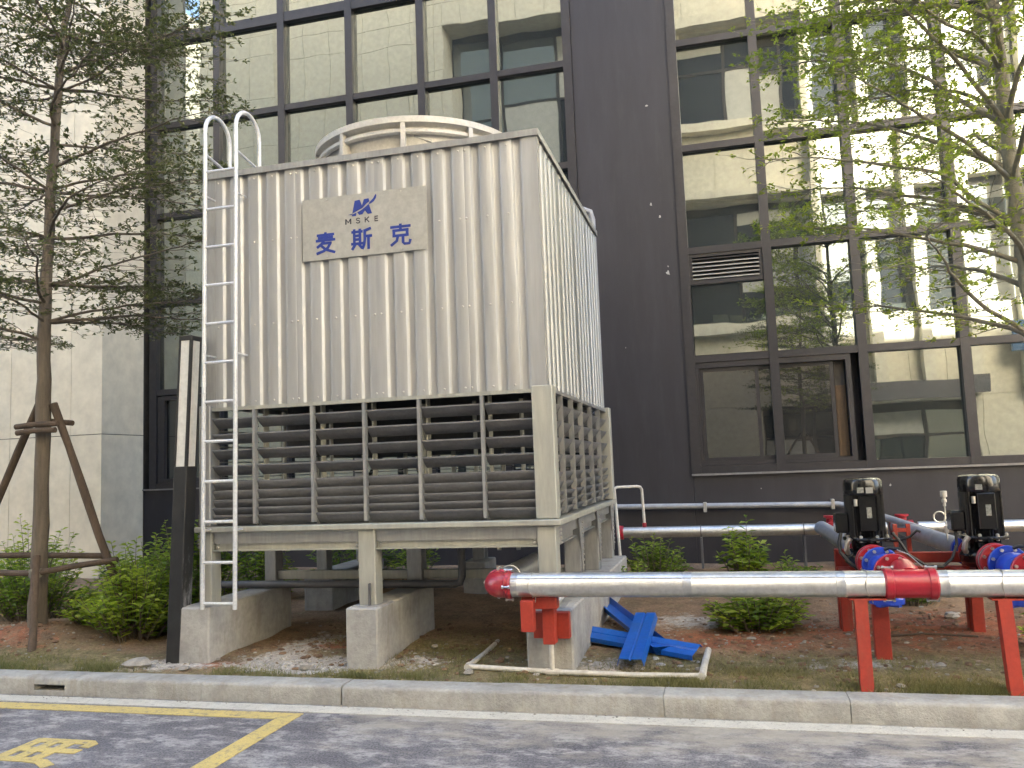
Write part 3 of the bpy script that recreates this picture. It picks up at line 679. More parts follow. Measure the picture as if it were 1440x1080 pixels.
for (y0, y1) in ((YF+.145, 7.075), (7.225, 8.095), (8.245, YB-.145)):
    mb = MB(); mb.box(-1.31, -1.30, y0, y1, 1.0, 1.15); mb.box(-1.34, -1.27, y0, y1, .99, 1.0); part('side_beam', mb, M['galv'], tw, smooth=False)
    mb = MB(); mb.box(-4.17, -4.16, y0, y1, 1.0, 1.15); part('side_beam', mb, M['galv'], tw, smooth=False)
for y in (7.15, 8.17, YB-.07):     # tapered gussets with their bolt rows
    part('gusset', MB().prism([(y-.13, 1.15), (y+.13, 1.15), (y+.02, .66), (y-.02, .66)], 0, -1.243, -1.233), M['galv'], tw, smooth=False)
    for z in np.arange(.74, 1.13, .045): bolts.lathe([(.010, 0), (.010, .010), (.005, .012)], (-1.233, y, z), (1, 0, 0), 6)
tag(part('bolts', bolts, M['bolt'], tw), kind='stuff')
part('cross_beam', MB().box(-4.1, -1.4, 7.12, 7.17, 1.0, 1.055), M['galv'], tw, smooth=False)
for (a, b_) in ((-4.105, -2.82), (-2.67, -1.39)):
    part('lower_stringer', MB().box(a, b_, 7.11, 7.17, .637, .716, .004), M['frame'], tw, smooth=False)
mb = MB(); mb.tube([(-4.75, 6.96, .612), (-2.33, 6.96, .612), (-2.28, 6.96, .625), (-2.26, 6.96, .68), (-2.26, 6.96, 1.07)], .034, 12)
part('drain_pipe', mb, M['darkpipe'], tw)
for x in (-1.82, -1.66): part('outlet_stub', MB().tube([(x, 6.6, .93), (x, 6.6, 1.07)], .018, 8), M['frame'], tw)
part('side_downpipe', MB().tube([(-1.55, 9.24, 4.5), (-1.42, 9.30, 4.5), (-1.345, 9.32, 4.47), (-1.325, 9.33, 4.38), (-1.325, 9.33, 2.2), (-1.40, 9.24, 2.12)], .035, 10), M['greypipe'], tw)

# sign
sg = thing('sign_board', (-2.73, 6.1, 3.33), 'grey sign board with blue emblem and lettering on the corrugated front', 'sign')
part('plate', MB().box(-3.272, -2.185, 6.118, 6.126, 3.335, 3.852), M['signplate'], sg, smooth=False)
YS = 6.117
k_ = 6.117/6.04
def kx(x): return x*k_
def kz(z): return 1.6+(z-1.6)*k_
for ch, x0, x1, in (('麦', -3.115, -2.94), ('斯', -2.80, -2.625), ('克', -2.47, -2.29)): part('lettering', strokes_mb(ch, .125, lambda u, v, w: (kx(x0)+u*(kx(x1)-kx(x0)), YS+.001-w, kz(3.365)+v*.172), .002, .0002), M['blueink'], sg, smooth=False)
for ch, x0, x1 in (('M', -2.85, -2.80), ('S', -2.758, -2.722), ('K', -2.682, -2.643), ('E', -2.598, -2.566)): part('small_lettering', strokes_mb(ch, .20, lambda u, v, w: (kx(x0)+u*(kx(x1)-kx(x0)), YS+.001-w, kz(3.582)+v*.042), .002, .0002), M['blackink'], sg, smooth=False)
def poly(mb, P): 
    n_ = len(P); mb.add([(kx(x), YS-.002, kz(z)) for x, z in P]+[(kx(x), YS+.0008, kz(z)) for x, z in P], [tuple(range(n_)), tuple(range(2*n_-1, n_-1, -1))]+[(i, n_+i, n_+(i+1) % n_, (i+1) % n_) for i in range(n_)])
em = MB()
# upper half of the slanted M, above the swoosh
poly(em, [(-2.787, 3.667), (-2.765, 3.768), (-2.722, 3.772), (-2.735, 3.688)]); poly(em, [(-2.735, 3.688), (-2.722, 3.772), (-2.703, 3.722), (-2.700, 3.702)])
poly(em, [(-2.700, 3.702), (-2.703, 3.722), (-2.685, 3.772), (-2.664, 3.736)]); poly(em, [(-2.664, 3.736), (-2.685, 3.772), (-2.645, 3.775), (-2.638, 3.750)])
# lower half
poly(em, [(-2.791, 3.643), (-2.789, 3.655), (-2.752, 3.668), (-2.757, 3.643)]); poly(em, [(-2.745, 3.670), (-2.712, 3.684), (-2.702, 3.650), (-2.728, 3.648)])
poly(em, [(-2.712, 3.684), (-2.690, 3.697), (-2.676, 3.685), (-2.702, 3.650)]); poly(em, [(-2.690, 3.697), (-2.645, 3.727), (-2.618, 3.650), (-2.655, 3.648)])
# swoosh tail with its leaf end
poly(em, [(-2.645, 3.727), (-2.638, 3.742), (-2.605, 3.770), (-2.588, 3.797), (-2.583, 3.803), (-2.578, 3.795), (-2.582, 3.772), (-2.600, 3.748), (-2.622, 3.733)])
poly(em, [(-2.825, 3.658), (-2.79, 3.663), (-2.787, 3.659), (-2.80, 3.656)])
part('emblem', em, M['blueink'], sg, smooth=False)
mb = MB()
for x in (-3.05, -2.40):
    for z in (3.36, 3.83): mb.lathe([(.007, 0), (.007, .006), (.003, .008)], (x, 6.118, z), (0, -1, 0), 6)
tag(part('screws', mb, M['bolt'], sg), kind='stuff')

# ladder
ld = thing('ladder', (-3.95, 5.97, .55), 'white tubular ladder with hooped tops fixed to the tower front', 'ladder')
lx = (-4.075, -3.785); yl = 5.96
for x in lx:
    dx = -.012
    top = arc((x, yl+.18, 4.50), .18, math.pi, 0, 10, ((0, 1, 0), (0, 0, 1)))
    pts = [(x-.035, yl, .56), (x, yl, 4.2)]+top+[(x, yl+.36, ZT+.012)]
    ro = part('rail', MB().tube(pts, .0175, 10), M['white_steel'], ld)
    part('brace', MB().tube([(x, yl, 4.30), (x, yl+.36, 4.24)], .011, 8), M['white_steel'], ro)
for k in range(12):
    z = .605+k*.3215; sx = -.035*(1-(z-.56)/3.64)
    part('rung', MB().tube([(lx[0]+sx, yl, z), (lx[1]+sx, yl, z)], .013, 8), M['white_steel'], ld)
for z in (1.18, 2.6, 3.95):
    for x in lx: part('standoff', MB().tube([(x-.02, yl, z), (x-.02, YF+(.02 if z < 2 else .06), z)], .009, 6), M['white_steel'], ld)

# concrete plinths
for (x0, x1, y0, y1, lab) in ((-4.33, -4.05, 5.955, 7.26, 'concrete plinth beneath the ladder, under the left front leg of the tower'), (-2.88, -2.62, 5.97, 7.24, 'concrete plinth under the middle legs of the tower'), (-1.47, -1.13, 5.97, 9.35, 'stained concrete plinth under the right hand legs, behind the red bracket'),
        (-4.33, -4.0, 8.02, 9.35, 'shaded concrete block at the back left under the tower'), (-2.88, -2.62, 8.9, 9.35, 'shaded concrete block at the back middle under the tower')):
    p = thing('concrete_plinth', ((x0+x1)/2, y0, .15), lab, 'plinth', 'concrete plinths under the cooling tower')
    mb = MB(); mb.box(x0, x1, y0, y1, 0, ZP-.001, .012); part('block', mb, M['concrete'], p, smooth=False)
    part('mortar_bed', MB().box(x0+.03, min(x1-.02, x0+.28), y0+.06, y0+.34, ZP-.0005, ZP+.004), M['concrete'], p, smooth=False)

# bollard lamp
bl = thing('lamp_post', (-4.35, 6.05, .1), 'square black bollard lamp with milky strip panels, leaning beside the ladder', 'lamp')
def lean(mb):
    mb.v = [(x+(z-1.4)*.047, y, z) for x, y, z in mb.v]; return mb
bx0, bx1, by0, by1 = -4.382, -4.262, 5.95, 6.085
part('post', lean(MB().box(bx0, bx1, by0, by1, .05, 1.70, .004)), M['lampblack'], bl, smooth=False)
part('cap', lean(MB().box(bx0-.002, bx1+.002, by0-.002, by1+.002, 2.735, 2.775, .004)), M['lampblack'], bl, smooth=False)
part('frame', lean(MB().box(bx0, bx0+.016, by0, by0+.016, 1.70, 2.735).box(bx1-.022, bx1, by0, by0+.022, 1.70, 2.735).box(bx0, bx0+.016, by1-.016, by1, 1.70, 2.735).box(bx1-.016, bx1, by1-.016, by1, 1.70, 2.735)), M['lampblack'], bl, smooth=False)
part('light_panel', lean(MB().box(bx0+.017, bx1-.023, by0+.005, by0+.012, 1.70, 2.735)), M['diffuser'], bl, smooth=False)
part('light_panel', lean(MB().box(bx1-.012, bx1-.005, by0+.023, by1-.017, 1.70, 2.735)), M['diffuser'], bl, smooth=False)
part('light_panel', lean(MB().box(bx0+.005, bx0+.012, by0+.017, by1-.017, 1.70, 2.735)), M['diffuser'], bl, smooth=False)
part('light_panel', lean(MB().box(bx0+.017, bx1-.017, by1-.012, by1-.005, 1.70, 2.735)), M['diffuser'], bl, smooth=False)
def splash_mat():
    m_, nt, n, l, b = _nodes('splashed_post_paint'); g = n.new('ShaderNodeNewGeometry').outputs['Position']
    sx = n.new('ShaderNodeSeparateXYZ'); l.new(g, sx.inputs[0])
    h = n.new('ShaderNodeMapRange'); h.inputs[1].default_value = 1.15; h.inputs[2].default_value = .1; l.new(sx.outputs['Z'], h.inputs[0])
    a = n.new('ShaderNodeMath'); a.operation = 'MULTIPLY_ADD'; l.new(noise(n, l, stretch(n, l, g, (4, 4, .8)), 5, 9, .8), a.inputs[0]); a.inputs[1].default_value = 3.2; l.new(h.outputs[0], a.inputs[2])
    f = ramp(n, l, a.outputs[0], 2.0, 2.5)
    l.new(mix(n, l, f, (.013, .013, .014), (.24, .24, .25)), b.inputs['Base Color']); b.inputs['Roughness'].default_value = .6; return m_
part('side_plate', lean(MB().box(bx1, bx1+.003, by0+.004, by1-.004, .06, 1.69)), splash_mat(), bl, smooth=False, label='black side face splashed with cement')

# ------------------------------------------------------------------ pipework
YP, ZPI, RP = 5.75, .775, .082
hd = thing('header_pipe', (0, YP, ZPI), 'long shiny aluminium clad pipe with red end elbow crossing the foreground', 'pipe')
def jacket(x0, x1): return MB().lathe([(RP-.01, 0), (RP, .001), (RP, .05), (RP+.0012, .052), (RP+.0012, .06), (RP, .062), (RP, x1-x0-.001), (RP-.01, x1-x0)], (x0, YP, ZPI), (1, 0, 0), 40)
segs = [(-1.51, -.33), (-.33, .62), (.62, .905), (1.215, 1.715), (2.03, 3.1)]
for a, b_ in segs:
    jo = part('jacket_section', jacket(a, b_), M['jacket'], hd)
    rvt = MB(); rvt.box(a+.004, b_-.004, YP-RP*.80-.0022, YP-RP*.80+.004, ZPI+RP*.60-.012, ZPI+RP*.60+.0045)
    xx = a+.06
    while xx < b_-.04: rvt.lathe([(.004, 0), (.0035, .002), (.001, .003)], (xx, YP-RP*.80-.002, ZPI+RP*.60-.004), (0, -.8, .6), 6); xx += .12
    tag(part('seam', rvt, M['jacket'], jo, smooth=False), kind='stuff')
# red elbow turning back below the tower
el = MB(); el.tube([(-1.50, YP, ZPI), (-1.56, YP, ZPI)]+[p for p in arc((-1.56, YP+.07, ZPI), .07, -math.pi/2, -math.pi, 8, ((1, 0, 0), (0, 1, 0)))]+[(-1.63, YP+.14, ZPI)], .088, 28)
el_o = part('elbow', el, M['red'], hd)
def clampring(c, axis, r, wd, m, par, nm='coupling', nb=2):
    o = part(nm, MB().lathe([(r-.02, -wd/2), (r+.006, -wd/2), (r+.014, -wd/2+.006), (r+.014, wd/2-.006), (r+.006, wd/2), (r-.02, wd/2)], c, axis, 32), m, par)
    bm_ = MB(); ax = Vector(axis); u = ax.orthogonal().normalized(); v = ax.cross(u)
    for k in range(nb):
        an = 2*math.pi*k/nb+.8; p = Vector(c)+(u*math.cos(an)+v*math.sin(an))*(r+.018)
        bm_.lathe([(.013, -wd*.7), (.013, -wd*.45), (.007, -wd*.44), (.007, wd*.44), (.013, wd*.45), (.013, wd*.7)], p, axis, 6)
    tag(part('bolts', bm_, M['bolt'], o), kind='stuff'); return o
clampring((-1.525, YP, ZPI), (1, 0, 0), .082, .04, M['red'], hd, nb=4)
clampring((-1.63, YP+.13, ZPI), (0, 1, 0), .082, .04, M['red'], hd, nb=4)
bk = MB(); bk.lathe([(.06, 0), (RP, .001), (RP, .30), (RP+.004, .302), (RP+.004, .325), (RP, .327), (RP, 1.75), (.06, 1.751)], (-1.63, YP+.13, ZPI), (0, 1, 0), 36)
part('back_pipe', bk, M['jacket'], hd)
part('riser_pipe', MB().tube([(-1.63, 7.55, ZPI+.05), (-1.63, 7.55, 1.07)], .078, 24), M['jacket'], hd)
def tee(xc, nm='tee'):
    t_ = MB(); t_.lathe([(.07, -.155), (.084, -.155), (.088, -.15), (.088, .15), (.084, .155), (.07, .155)], (xc, YP, ZPI), (1, 0, 0), 36)
    t_.tube([(xc, YP+.03, ZPI+.015), (xc, YP+.10, ZPI+.04), (xc, YP+.2, ZPI+.05)], [.088, .085, .085], 28)
    o = part(nm, t_, M['red'], hd)
    clampring((xc-.125, YP, ZPI), (1, 0, 0), .082, .05, M['red'], hd); clampring((xc+.125, YP, ZPI), (1, 0, 0), .082, .05, M['red'], hd)
    return o
tee(1.06); tee(1.87)
for x in (-1.36, .80, 1.565):
    part('wire_tie', MB().tube([(x+.01*math.cos(a_*3), YP+(RP+.004)*math.cos(a_), ZPI+(RP+.004)*math.sin(a_)) for a_ in np.linspace(0, 2*math.pi, 25)]+[(x+.03, YP-.05, ZPI-.11)], .0035, 6), M['bolt'], hd)

# red supports under the header
def post(mb, p0, p1, w_=.075): mb.bar(p0, p1, w_, w_, (0, 1, 0))
for i, (xt, xb, lab) in enumerate(((.79, .755, 'red leaning steel post under the foreground pipe, nearer the tower'), (1.60, 1.585, 'red leaning steel post under the foreground pipe at the right edge'))):
    s_ = thing('pipe_support', (xb, 5.66, .13), lab, 'pipe support', 'red posts carrying the foreground pipe')
    mb = MB(); post(mb, (xb, 5.70, .10), (xt-.03, YP-.015, ZPI-RP-.004)); part('post', mb, M['redlead'], s_, smooth=False)
    part('saddle', MB().box(xt-.10, xt+.12, YP-.05, YP+.05, ZPI-RP-.014, ZPI-RP-.0025, .003), M['redlead'], s_, smooth=False)
s_ = thing('pipe_bracket', (-1.3, 5.9, .5), 'red steel bracket bolted to the plinth under the pipe end', 'bracket')
part('post', MB().box(-1.43, -1.34, 5.66, 5.74, .47, .68, .004), M['redlead'], s_, smooth=False)
part('cross_bar', MB().box(-1.44, -1.19, 5.745, 5.83, .61, ZPI-RP-.002, .004), M['redlead'], s_, smooth=False)
part('post', MB().box(-1.31, -1.225, 5.80, 5.90, .36, .608, .004), M['redlead'], s_, smooth=False)
part('plate', MB().box(-1.40, -1.14, 5.905, 5.968, .38, .56, .004), M['redlead'], s_, smooth=False)

# pumps
def flange(c, axis, r, th, m, par, nb=8, nm='flange', rin=.0, bolts_=True):
    o = part(nm, MB().lathe([(rin, -th/2), (r-.004, -th/2), (r, -th/2+.004), (r, th/2-.004), (r-.004, th/2), (rin, th/2)], c, axis, 36), m, par)
    if bolts_:
        bm_ = MB(); ax = Vector(axis); u = ax.orthogonal().normalized(); v = ax.cross(u)
        for k in range(nb):
            an = 2*math.pi*(k+.5)/nb; p = Vector(c)+(u*math.cos(an)+v*math.sin(an))*(r-.022)
            bm_.lathe([(.012, -th*.5-.016), (.012, th*.5+.016), (.007, th*.5+.018), (.007, th*.5+.026)], p, axis, 6)
        tag(part('bolts', bm_, M['bolt'], o), kind='stuff')
    return o
def pump(xc, lab, side):
    p = thing('pump', (xc, 6.93, .55), lab, 'pump', 'black vertical pumps on the red stand')
    y = 6.93; z0 = .96
    # ribbed motor body
    mb = MB(); n_ = 72; V = []; F = []; R1 = .128
    for z in (z0, z0+.325):
        for k in range(n_):
            r_ = R1+(.014 if k % 2 else 0); V.append((xc+r_*math.cos(2*math.pi*k/n_), y+r_*math.sin(2*math.pi*k/n_), z))
    F = [(k, (k+1) % n_, n_+(k+1) % n_, n_+k) for k in range(n_)]; mb.add(V, F); mo = part('motor', mb, M['black'], p, ang=15)
    part('fan_cowl', MB().lathe([(.10, 0), (.142, 0), (.144, .006), (.142, .09), (.132, .112), (.112, .122), (.02, .126)], (xc, y, z0+.322), n=36), M['black'], p)
    part('motor_flange', MB().lathe([(.10, 0), (.165, 0), (.168, .004), (.168, .018), (.165, .022), (.13, .03)], (xc, y, z0-.022), n=36), M['black'], p)
    b2 = MB()
    for k in range(8):
        an = 2*math.pi*(k+.5)/8; b2.lathe([(.012, 0), (.012, .045), (.006, .05)], (xc+.15*math.cos(an), y+.15*math.sin(an), z0-.03), n=6)
    tag(part('bolts', b2, M['bolt'], p), kind='stuff')
    # faceted front plate with rating plate and stickers
    part('front_plate', MB().box(xc-.055, xc+.065, y-.147, y-.12, z0+.05, z0+.315, .006), M['black'], p, smooth=False)
    part('rating_plate', MB().box(xc-.005, xc+.03, y-.1495, y-.1475, z0+.15, z0+.23), M['label'], p, smooth=False)
    part('sticker', MB().box(xc-.062, xc-.015, y-.146, y-.143, z0+.338, z0+.378), M['label'], p, smooth=False)
    if side < 0: part('sticker', MB().box(xc+.0, xc+.05, y-.1465, y-.1435, z0+.335, z0+.378), M['gasket'], p, smooth=False)
    part('lifting_eye', MB().lathe([(.014, 0), (.014, .05), (.006, .052)], (xc-.075, y-.125, z0+.24), n=8), M['bolt'], p)
    part('terminal_box', MB().box(xc-.225, xc-.125, y-.075, y+.065, z0+.035, z0+.185, .012), M['black'], p, smooth=False)
    # lantern and casing
    ln = MB(); ln.lathe([(.085, 0), (.085, .09), (.11, .10), (.11, .12)], (xc, y, z0-.142), n=28)
    for k in range(4):
        an = k*math.pi/2+.6; ln.bar((xc+.115*math.cos(an), y+.115*math.sin(an), z0-.15), (xc+.125*math.cos(an), y+.125*math.sin(an), z0-.022), .03, .03, (1, 0, 0))
    part('lantern', ln, M['black'], p)
    cz = .80
    cs_ = MB(); cs_.lathe([(.05, 0), (.13, .005), (.165, .04), (.17, .09), (.14, .13), (.09, .15)], (xc, y, cz-.07), n=32)
    cs_.tube([(xc, y-.08, cz), (xc, y-.23, cz)], [.085, .075], 24); cs_.tube([(xc, y+.08, cz), (xc, y+.24, cz)], [.085, .075], 24)
    cs_.box(xc-.09, xc+.09, y-.09, y+.09, cz-.10, cz-.06)
    part('casing', cs_, M['black'], p, label='black volute casing')
    part('air_cock', MB().tube([(xc-.15, y-.10, cz+.05), (xc-.165, y-.135, cz+.075), (xc-.16, y-.15, cz+.13), (xc-.135, y-.155, cz+.165)], .02, 8), M['bolt'], p)
    # discharge towards the header
    flange((xc, y-.245, cz), (0, 1, 0), .125, .028, M['red'], p); flange((xc, y-.285, cz), (0, 1, 0), .12, .03, M['gasket'], p, bolts_=False, nm='gasket_ring')
    flange((xc, y-.325, cz), (0, 1, 0), .125, .03, M['red'], p)
    part('spool', MB().lathe([(.085, 0), (.075, .05), (.075, .10), (.085, .15)], (xc, y-.49, cz), (0, 1, 0), 28), M['red'], p)
    fo = flange((xc+.01, y-.50, cz+.004), (0, 1, 0), .128, .03, M['blue'], p, nm='valve_flange')
    vb = MB(); vb.lathe([(.09, 0), (.105, .03), (.11, .08), (.105, .13), (.09, .16)], (xc+.01, y-.70, cz-.01), (0, 1, 0), 28)
    vb.lathe([(.09, 0), (.09, .09), (.115, .10), (.115, .135), (.05, .14)], (xc+.01, y-.62, cz-.10), (0, 0, -1), 24)
    vb.bar((xc-.06, y-.70, cz-.235), (xc+.08, y-.60, cz-.235), .045, .03); vb.bar((xc+.08, y-.70, cz-.235), (xc-.06, y-.60, cz-.235), .045, .03)
    part('valve_body', vb, M['blue'], p, label='blue valve with its lobed cover hanging below')
    flange((xc+.015, YP+.235, cz+.01), (0, 1, 0), .125, .03, M['red'], p)
    part('valve_lever', MB().tube([(xc+.03, y-.56, cz+.12), (xc+.06, y-.58, cz+.135), (xc+.12, y-.62, cz+.13)], .012, 8), M['rubber'], p)
    part('impulse_line', MB().tube([(xc+.10, y-.62, cz+.125), (xc+.16, y-.68, cz+.10), (xc+.22, y-.80, cz+.03)], .004, 6), M['bolt'], p)
    # suction side
    flange((xc, y+.25, cz), (0, 1, 0), .12, .03, M['red'], p); 
    part('suction_spool', MB().tube([(xc, y+.26, cz), (xc, y+.42, cz)], .08, 24), M['red'], p)
    flange((xc, y+.46, cz), (0, 1, 0), .12, .06, M['blue'], p, nm='valve_flange')
    part('suction_pipe', MB().tube([(xc, y+.48, cz), (xc+.01, 10.26, .76)], .078, 24), M['greypipe'], p)
    flange((xc, y+.505, cz), (0, 1, 0), .11, .02, M['red'], p, bolts_=False)
    return p
PP = (.998, 1.805)
pump(PP[0], 'black vertical pump whose motor stands beside the wall pipe, nearer the tower', -1)
pump(PP[1], 'black vertical pump with side terminal box at the right edge', 1)
# cables
mb = MB(); bx = PP[1]-.19
mb.tube([(bx, 6.9, .995), (bx-.005, 6.88, .9), (bx-.05, 6.85, .80), (bx-.13, 6.8, .745), (bx-.24, 6.78, .755), (bx-.36, 6.78, .84), (bx-.42, 6.79, .95), (bx-.455, 6.8, 1.0)], .011, 8)
tag(part('power_cable', mb, M['rubber']), 'black cable looping down from the right pump terminal box', 'cable', 'pump power cables')
mb = MB(); mb.tube([(PP[0]+.13, 6.90, .93), (PP[0]+.22, 6.86, .935), (PP[0]+.29, 6.83, .965), (PP[0]+.335, 6.81, 1.01), (PP[0]+.355, 6.8, 1.0)], .010, 8)
tag(part('power_cable', mb, M['rubber']), 'short black cable curving up between the two pumps', 'cable', 'pump power cables')
mb = MB(); bx = PP[0]-.19; mb.tube([(bx, 6.86, .995), (bx-.02, 6.83, .93), (bx-.02, 6.80, .86), (bx+.03, 6.77, .79), (bx+.09, 6.75, .74)], .014, 8)
tag(part('power_cable', mb, M['rubber']), 'black cable drooping below the terminal box of the pump nearer the tower', 'cable', 'pump power cables')

# stand
st = thing('pump_stand', (1.4, 6.9, .2), 'red welded steel stand carrying both pumps', 'stand')
for (x, y, wx) in ((.975, 6.42, .105), (.845, 7.22, .075), (1.79, 7.22, .085), (1.98, 6.55, .085)):
    part('leg', MB().box(x-wx/2, x+wx/2, y-.035, y+.035, tz(x, y)-.05, .635, .004), M['redlead'], st, smooth=False)
part('rail', MB().box(.80, 2.2, 7.19, 7.25, .637, .70, .004), M['redlead'], st, smooth=False)
part('rail', MB().box(.80, 2.2, 6.50, 6.56, .637, .70, .004), M['redlead'], st, smooth=False)
for x in (.845, 1.25, 1.66, 2.05): part('cross_bar', MB().box(x-.04, x+.04, 6.562, 7.188, .637, .699, .004), M['redlead'], st, smooth=False)
# upper back rail and end posts
part('post', MB().box(.80, .90, 7.26, 7.34, .20, .83, .004), M['redlead'], st, smooth=False)
part('back_rail', MB().box(.905, 1.735, 7.27, 7.33, .72, .80, .004), M['redlead'], st, smooth=False)
part('post', MB().box(1.74, 1.84, 7.26, 7.34, .20, .74, .004), M['redlead'], st, smooth=False)

# rear header along the wall
rh = thing('return_pipe', (0, 10.4, .73), 'aluminium clad pipe running low along the charcoal wall', 'pipe')
part('jacket_section', MB().lathe([(.05, 0), (.066, .001), (.066, 2.32), (.05, 2.321)], (-1.28, 10.4, .735), (1, 0, 0), 28), M['jacket'], rh)
part('jacket_section', MB().tube([(1.22, 10.4, .735), (1.72, 10.4, .735)], .066, 24), M['jacket'], rh)
part('jacket_section', MB().tube([(2.05, 10.4, .735), (3.4, 10.4, .735)], .066, 24), M['jacket'], rh)
part('end_cap', MB().lathe([(.03, -.03), (.07, -.02), (.085, 0), (.085, .06), (.07, .065)], (-1.34, 10.4, .735), (1, 0, 0), 24), M['red'], rh)
for x in (1.12, 1.88):
    t_ = MB(); t_.lathe([(.05, -.12), (.085, -.12), (.085, -.07), (.074, -.065), (.074, .065), (.085, .07), (.085, .12), (.05, .12)], (x, 10.4, .735), (1, 0, 0), 24)
    t_.tube([(x, 10.4, .735), (x-.01, 10.22, .745)], .08, 20); t_.lathe([(.05, 0), (.05, .07), (.075, .08), (.075, .10), (.02, .102)], (x, 10.36, .79), n=16); part('tee', t_, M['red'], rh)
part('tee', MB().tube([(-1.02, 10.4, .79), (-1.02, 10.4, .85)], .026, 10), M['red'], rh)
for x in (-.35, .82): 
    part('hanger', MB().box(x-.012, x+.012, 10.34, 10.47, .30, .665).tube([(x, 10.4+.07*math.cos(a_), .735+.07*math.sin(a_)) for a_ in np.linspace(0, 2*math.pi, 17)], .006, 5, False), M['darkpipe'], rh, smooth=False)
rs = thing('pipe_stand', (1.66, 9.1, .25), 'slim red twin post stand under the rear pipes', 'stand')
for x in (1.58, 1.70): part('post', MB().box(x-.02, x+.02, 9.08, 9.12, tz(x, 9.1)-.04, .88, .003), M['redlead'], rs, smooth=False)
part('cross_bar', MB().box(1.60, 1.68, 9.085, 9.115, .80, .84), M['redlead'], rs, smooth=False)

wp = thing('wall_pipe', (0, 10.92, 1.0), 'slim grey conduit clipped along the charcoal wall', 'conduit')
part('conduit', MB().tube([(-1.45, 10.93, 1.02), (1.28, 10.93, .985), (1.35, 10.90, .975), (1.42, 10.80, .96), (1.9, 9.2, .80)], .036, 14), M['greypipe'], wp)
for x in (-.30, 1.22): part('clip', MB().box(x-.02, x+.02, 10.885, 11.0, .93, 1.05, .003), M['bolt'], wp, smooth=False)
vp = MB(); vp.tube([(-1.12, 9.5, .50), (-1.20, 9.45, 1.22), (-1.20, 9.45, 1.25), (-1.17, 9.46, 1.275), (-1.05, 9.75, 1.275), (-1.03, 9.8, 1.27), (-1.02, 9.85, 1.24), (-1.02, 10.4, .82)], .018, 10)
vp = MB(); vp.tube([(-1.30, 10.15, .40), (-1.34, 10.2, 1.24), (-1.34, 10.2, 1.28), (-1.31, 10.22, 1.295), (-1.08, 10.35, 1.295), (-1.045, 10.37, 1.285), (-1.03, 10.39, 1.25), (-1.02, 10.4, .85)], .018, 10)
tag(part('vent_pipe', vp, M['pvc']), 'thin white hooked pipe rising from the end of the rear pipe', 'pipe')

# pressure tapping
pg = thing('pressure_gauge', (1.735, 7.7, .85), 'small white pressure sensor on a coiled siphon tube between the pumps', 'gauge')
part('sensor', MB().lathe([(.012, 0), (.012, .03), (.02, .032), (.02, .055), (.014, .057), (.014, .075), (.026, .077), (.026, .125), (.01, .127)], (1.735, 7.7, 1.13), n=14), M['pvc'], pg)
mb = MB(); mb.tube([(1.735, 7.7, .84), (1.735, 7.7, .99)]+arc((1.69, 7.7, 1.04), .045, -.6, 5.6, 20, ((1, 0, 0), (0, .12, 1)))+[(1.735, 7.7, 1.06), (1.735, 7.7, 1.14)], .006, 8); part('siphon_tube', mb, M['bolt'], pg)
part('cock', MB().box(1.72, 1.75, 7.685, 7.715, .91, .97, .003).box(1.69, 1.72, 7.694, 7.706, .935, .945), M['bolt'], pg, smooth=False)

# white pvc on the soil
pv = thing('pvc_pipe', (-1, 5.95, .16), 'white plastic pipe lying on the soil in an open rectangle', 'pipe')
def gp(x, y, d=.02): return (x, y, tz(x, y)+d)
part('pipe_run', MB().tube([gp(-1.90, 5.92), gp(-1.3, 5.905, .024), gp(-.7, 5.885, .022), gp(-.27, 5.87)], .0185, 10), M['pvc'], pv)
part('elbow', MB().tube([gp(-1.90, 5.90), gp(-1.90, 5.95)], .025, 10), M['pvc'], pv)
part('elbow', MB().tube([gp(-.25, 5.845), gp(-.245, 5.92)], .027, 10), M['pvc'], pv)
part('pipe_run', MB().tube([gp(-1.90, 5.94), gp(-1.91, 6.4, .01), gp(-1.93, 6.85, -.005)], .0185, 10), M['pvc'], pv)
part('pipe_run', MB().tube([gp(-.245, 5.88), gp(-.235, 6.2), gp(-.22, 6.6, .005)], .024, 10), M['pvc'], pv)
rz = tz(-1.29, 5.90)
part('riser', MB().tube([(-1.275, 5.905, rz), (-1.275, 5.905, .575), (-1.27, 5.92, .60), (-1.26, 5.95, .605), (-1.2, 6.5, .66)], .0175, 10), M['pvc'], pv)
part('joint', MB().tube([(-1.275, 5.905, .52), (-1.275, 5.905, .585)], .023, 10).tube([(-1.32, 5.905, rz+.022), (-1.23, 5.905, rz+.022)], .025, 10), M['pvc'], pv)

# blue offcuts
def channel(p0, p1, w_, h_, up, flip=False):
    p0, p1 = Vector(p0), Vector(p1); t_ = (p1-p0).normalized(); a_ = t_.cross(Vector(up)).normalized(); u_ = a_.cross(t_)
    s = -1 if flip else 1
    pr = [(-.5, 0), (-.42, h_*s), (-.06, h_*s), (0, h_*.75*s), (.06, h_*s), (.42, h_*s), (.5, 0)]
    if flip: pr = [(-.5, 0), (-.44, -h_), (.44, -h_), (.5, 0), (.62, .002)]
    V = []; th = .0035
    for p in (p0, p1):
        for x, z in pr: V.append(p+a_*x*w_+u_*z)
        for x, z in reversed(pr): V.append(p+a_*x*w_*.985+u_*(z-th))
    n_ = len(pr)*2
    return MB().add(V, [tuple(range(n_-1, -1, -1)), tuple(range(n_, 2*n_))]+[(i, (i+1) % n_, n_+(i+1) % n_, n_+i) for i in range(n_)])
G_ = 'blue sheet metal offcuts left on the soil'
tag(part('metal_channel', channel((-1.36, 8.2, .39), (-.53, 6.40, .235), .15, .055, (0, 0, 1), True), M['bluesheet'], ang=20), 'blue sheet metal trough lying open side up at the plinth', 'offcut', G_)
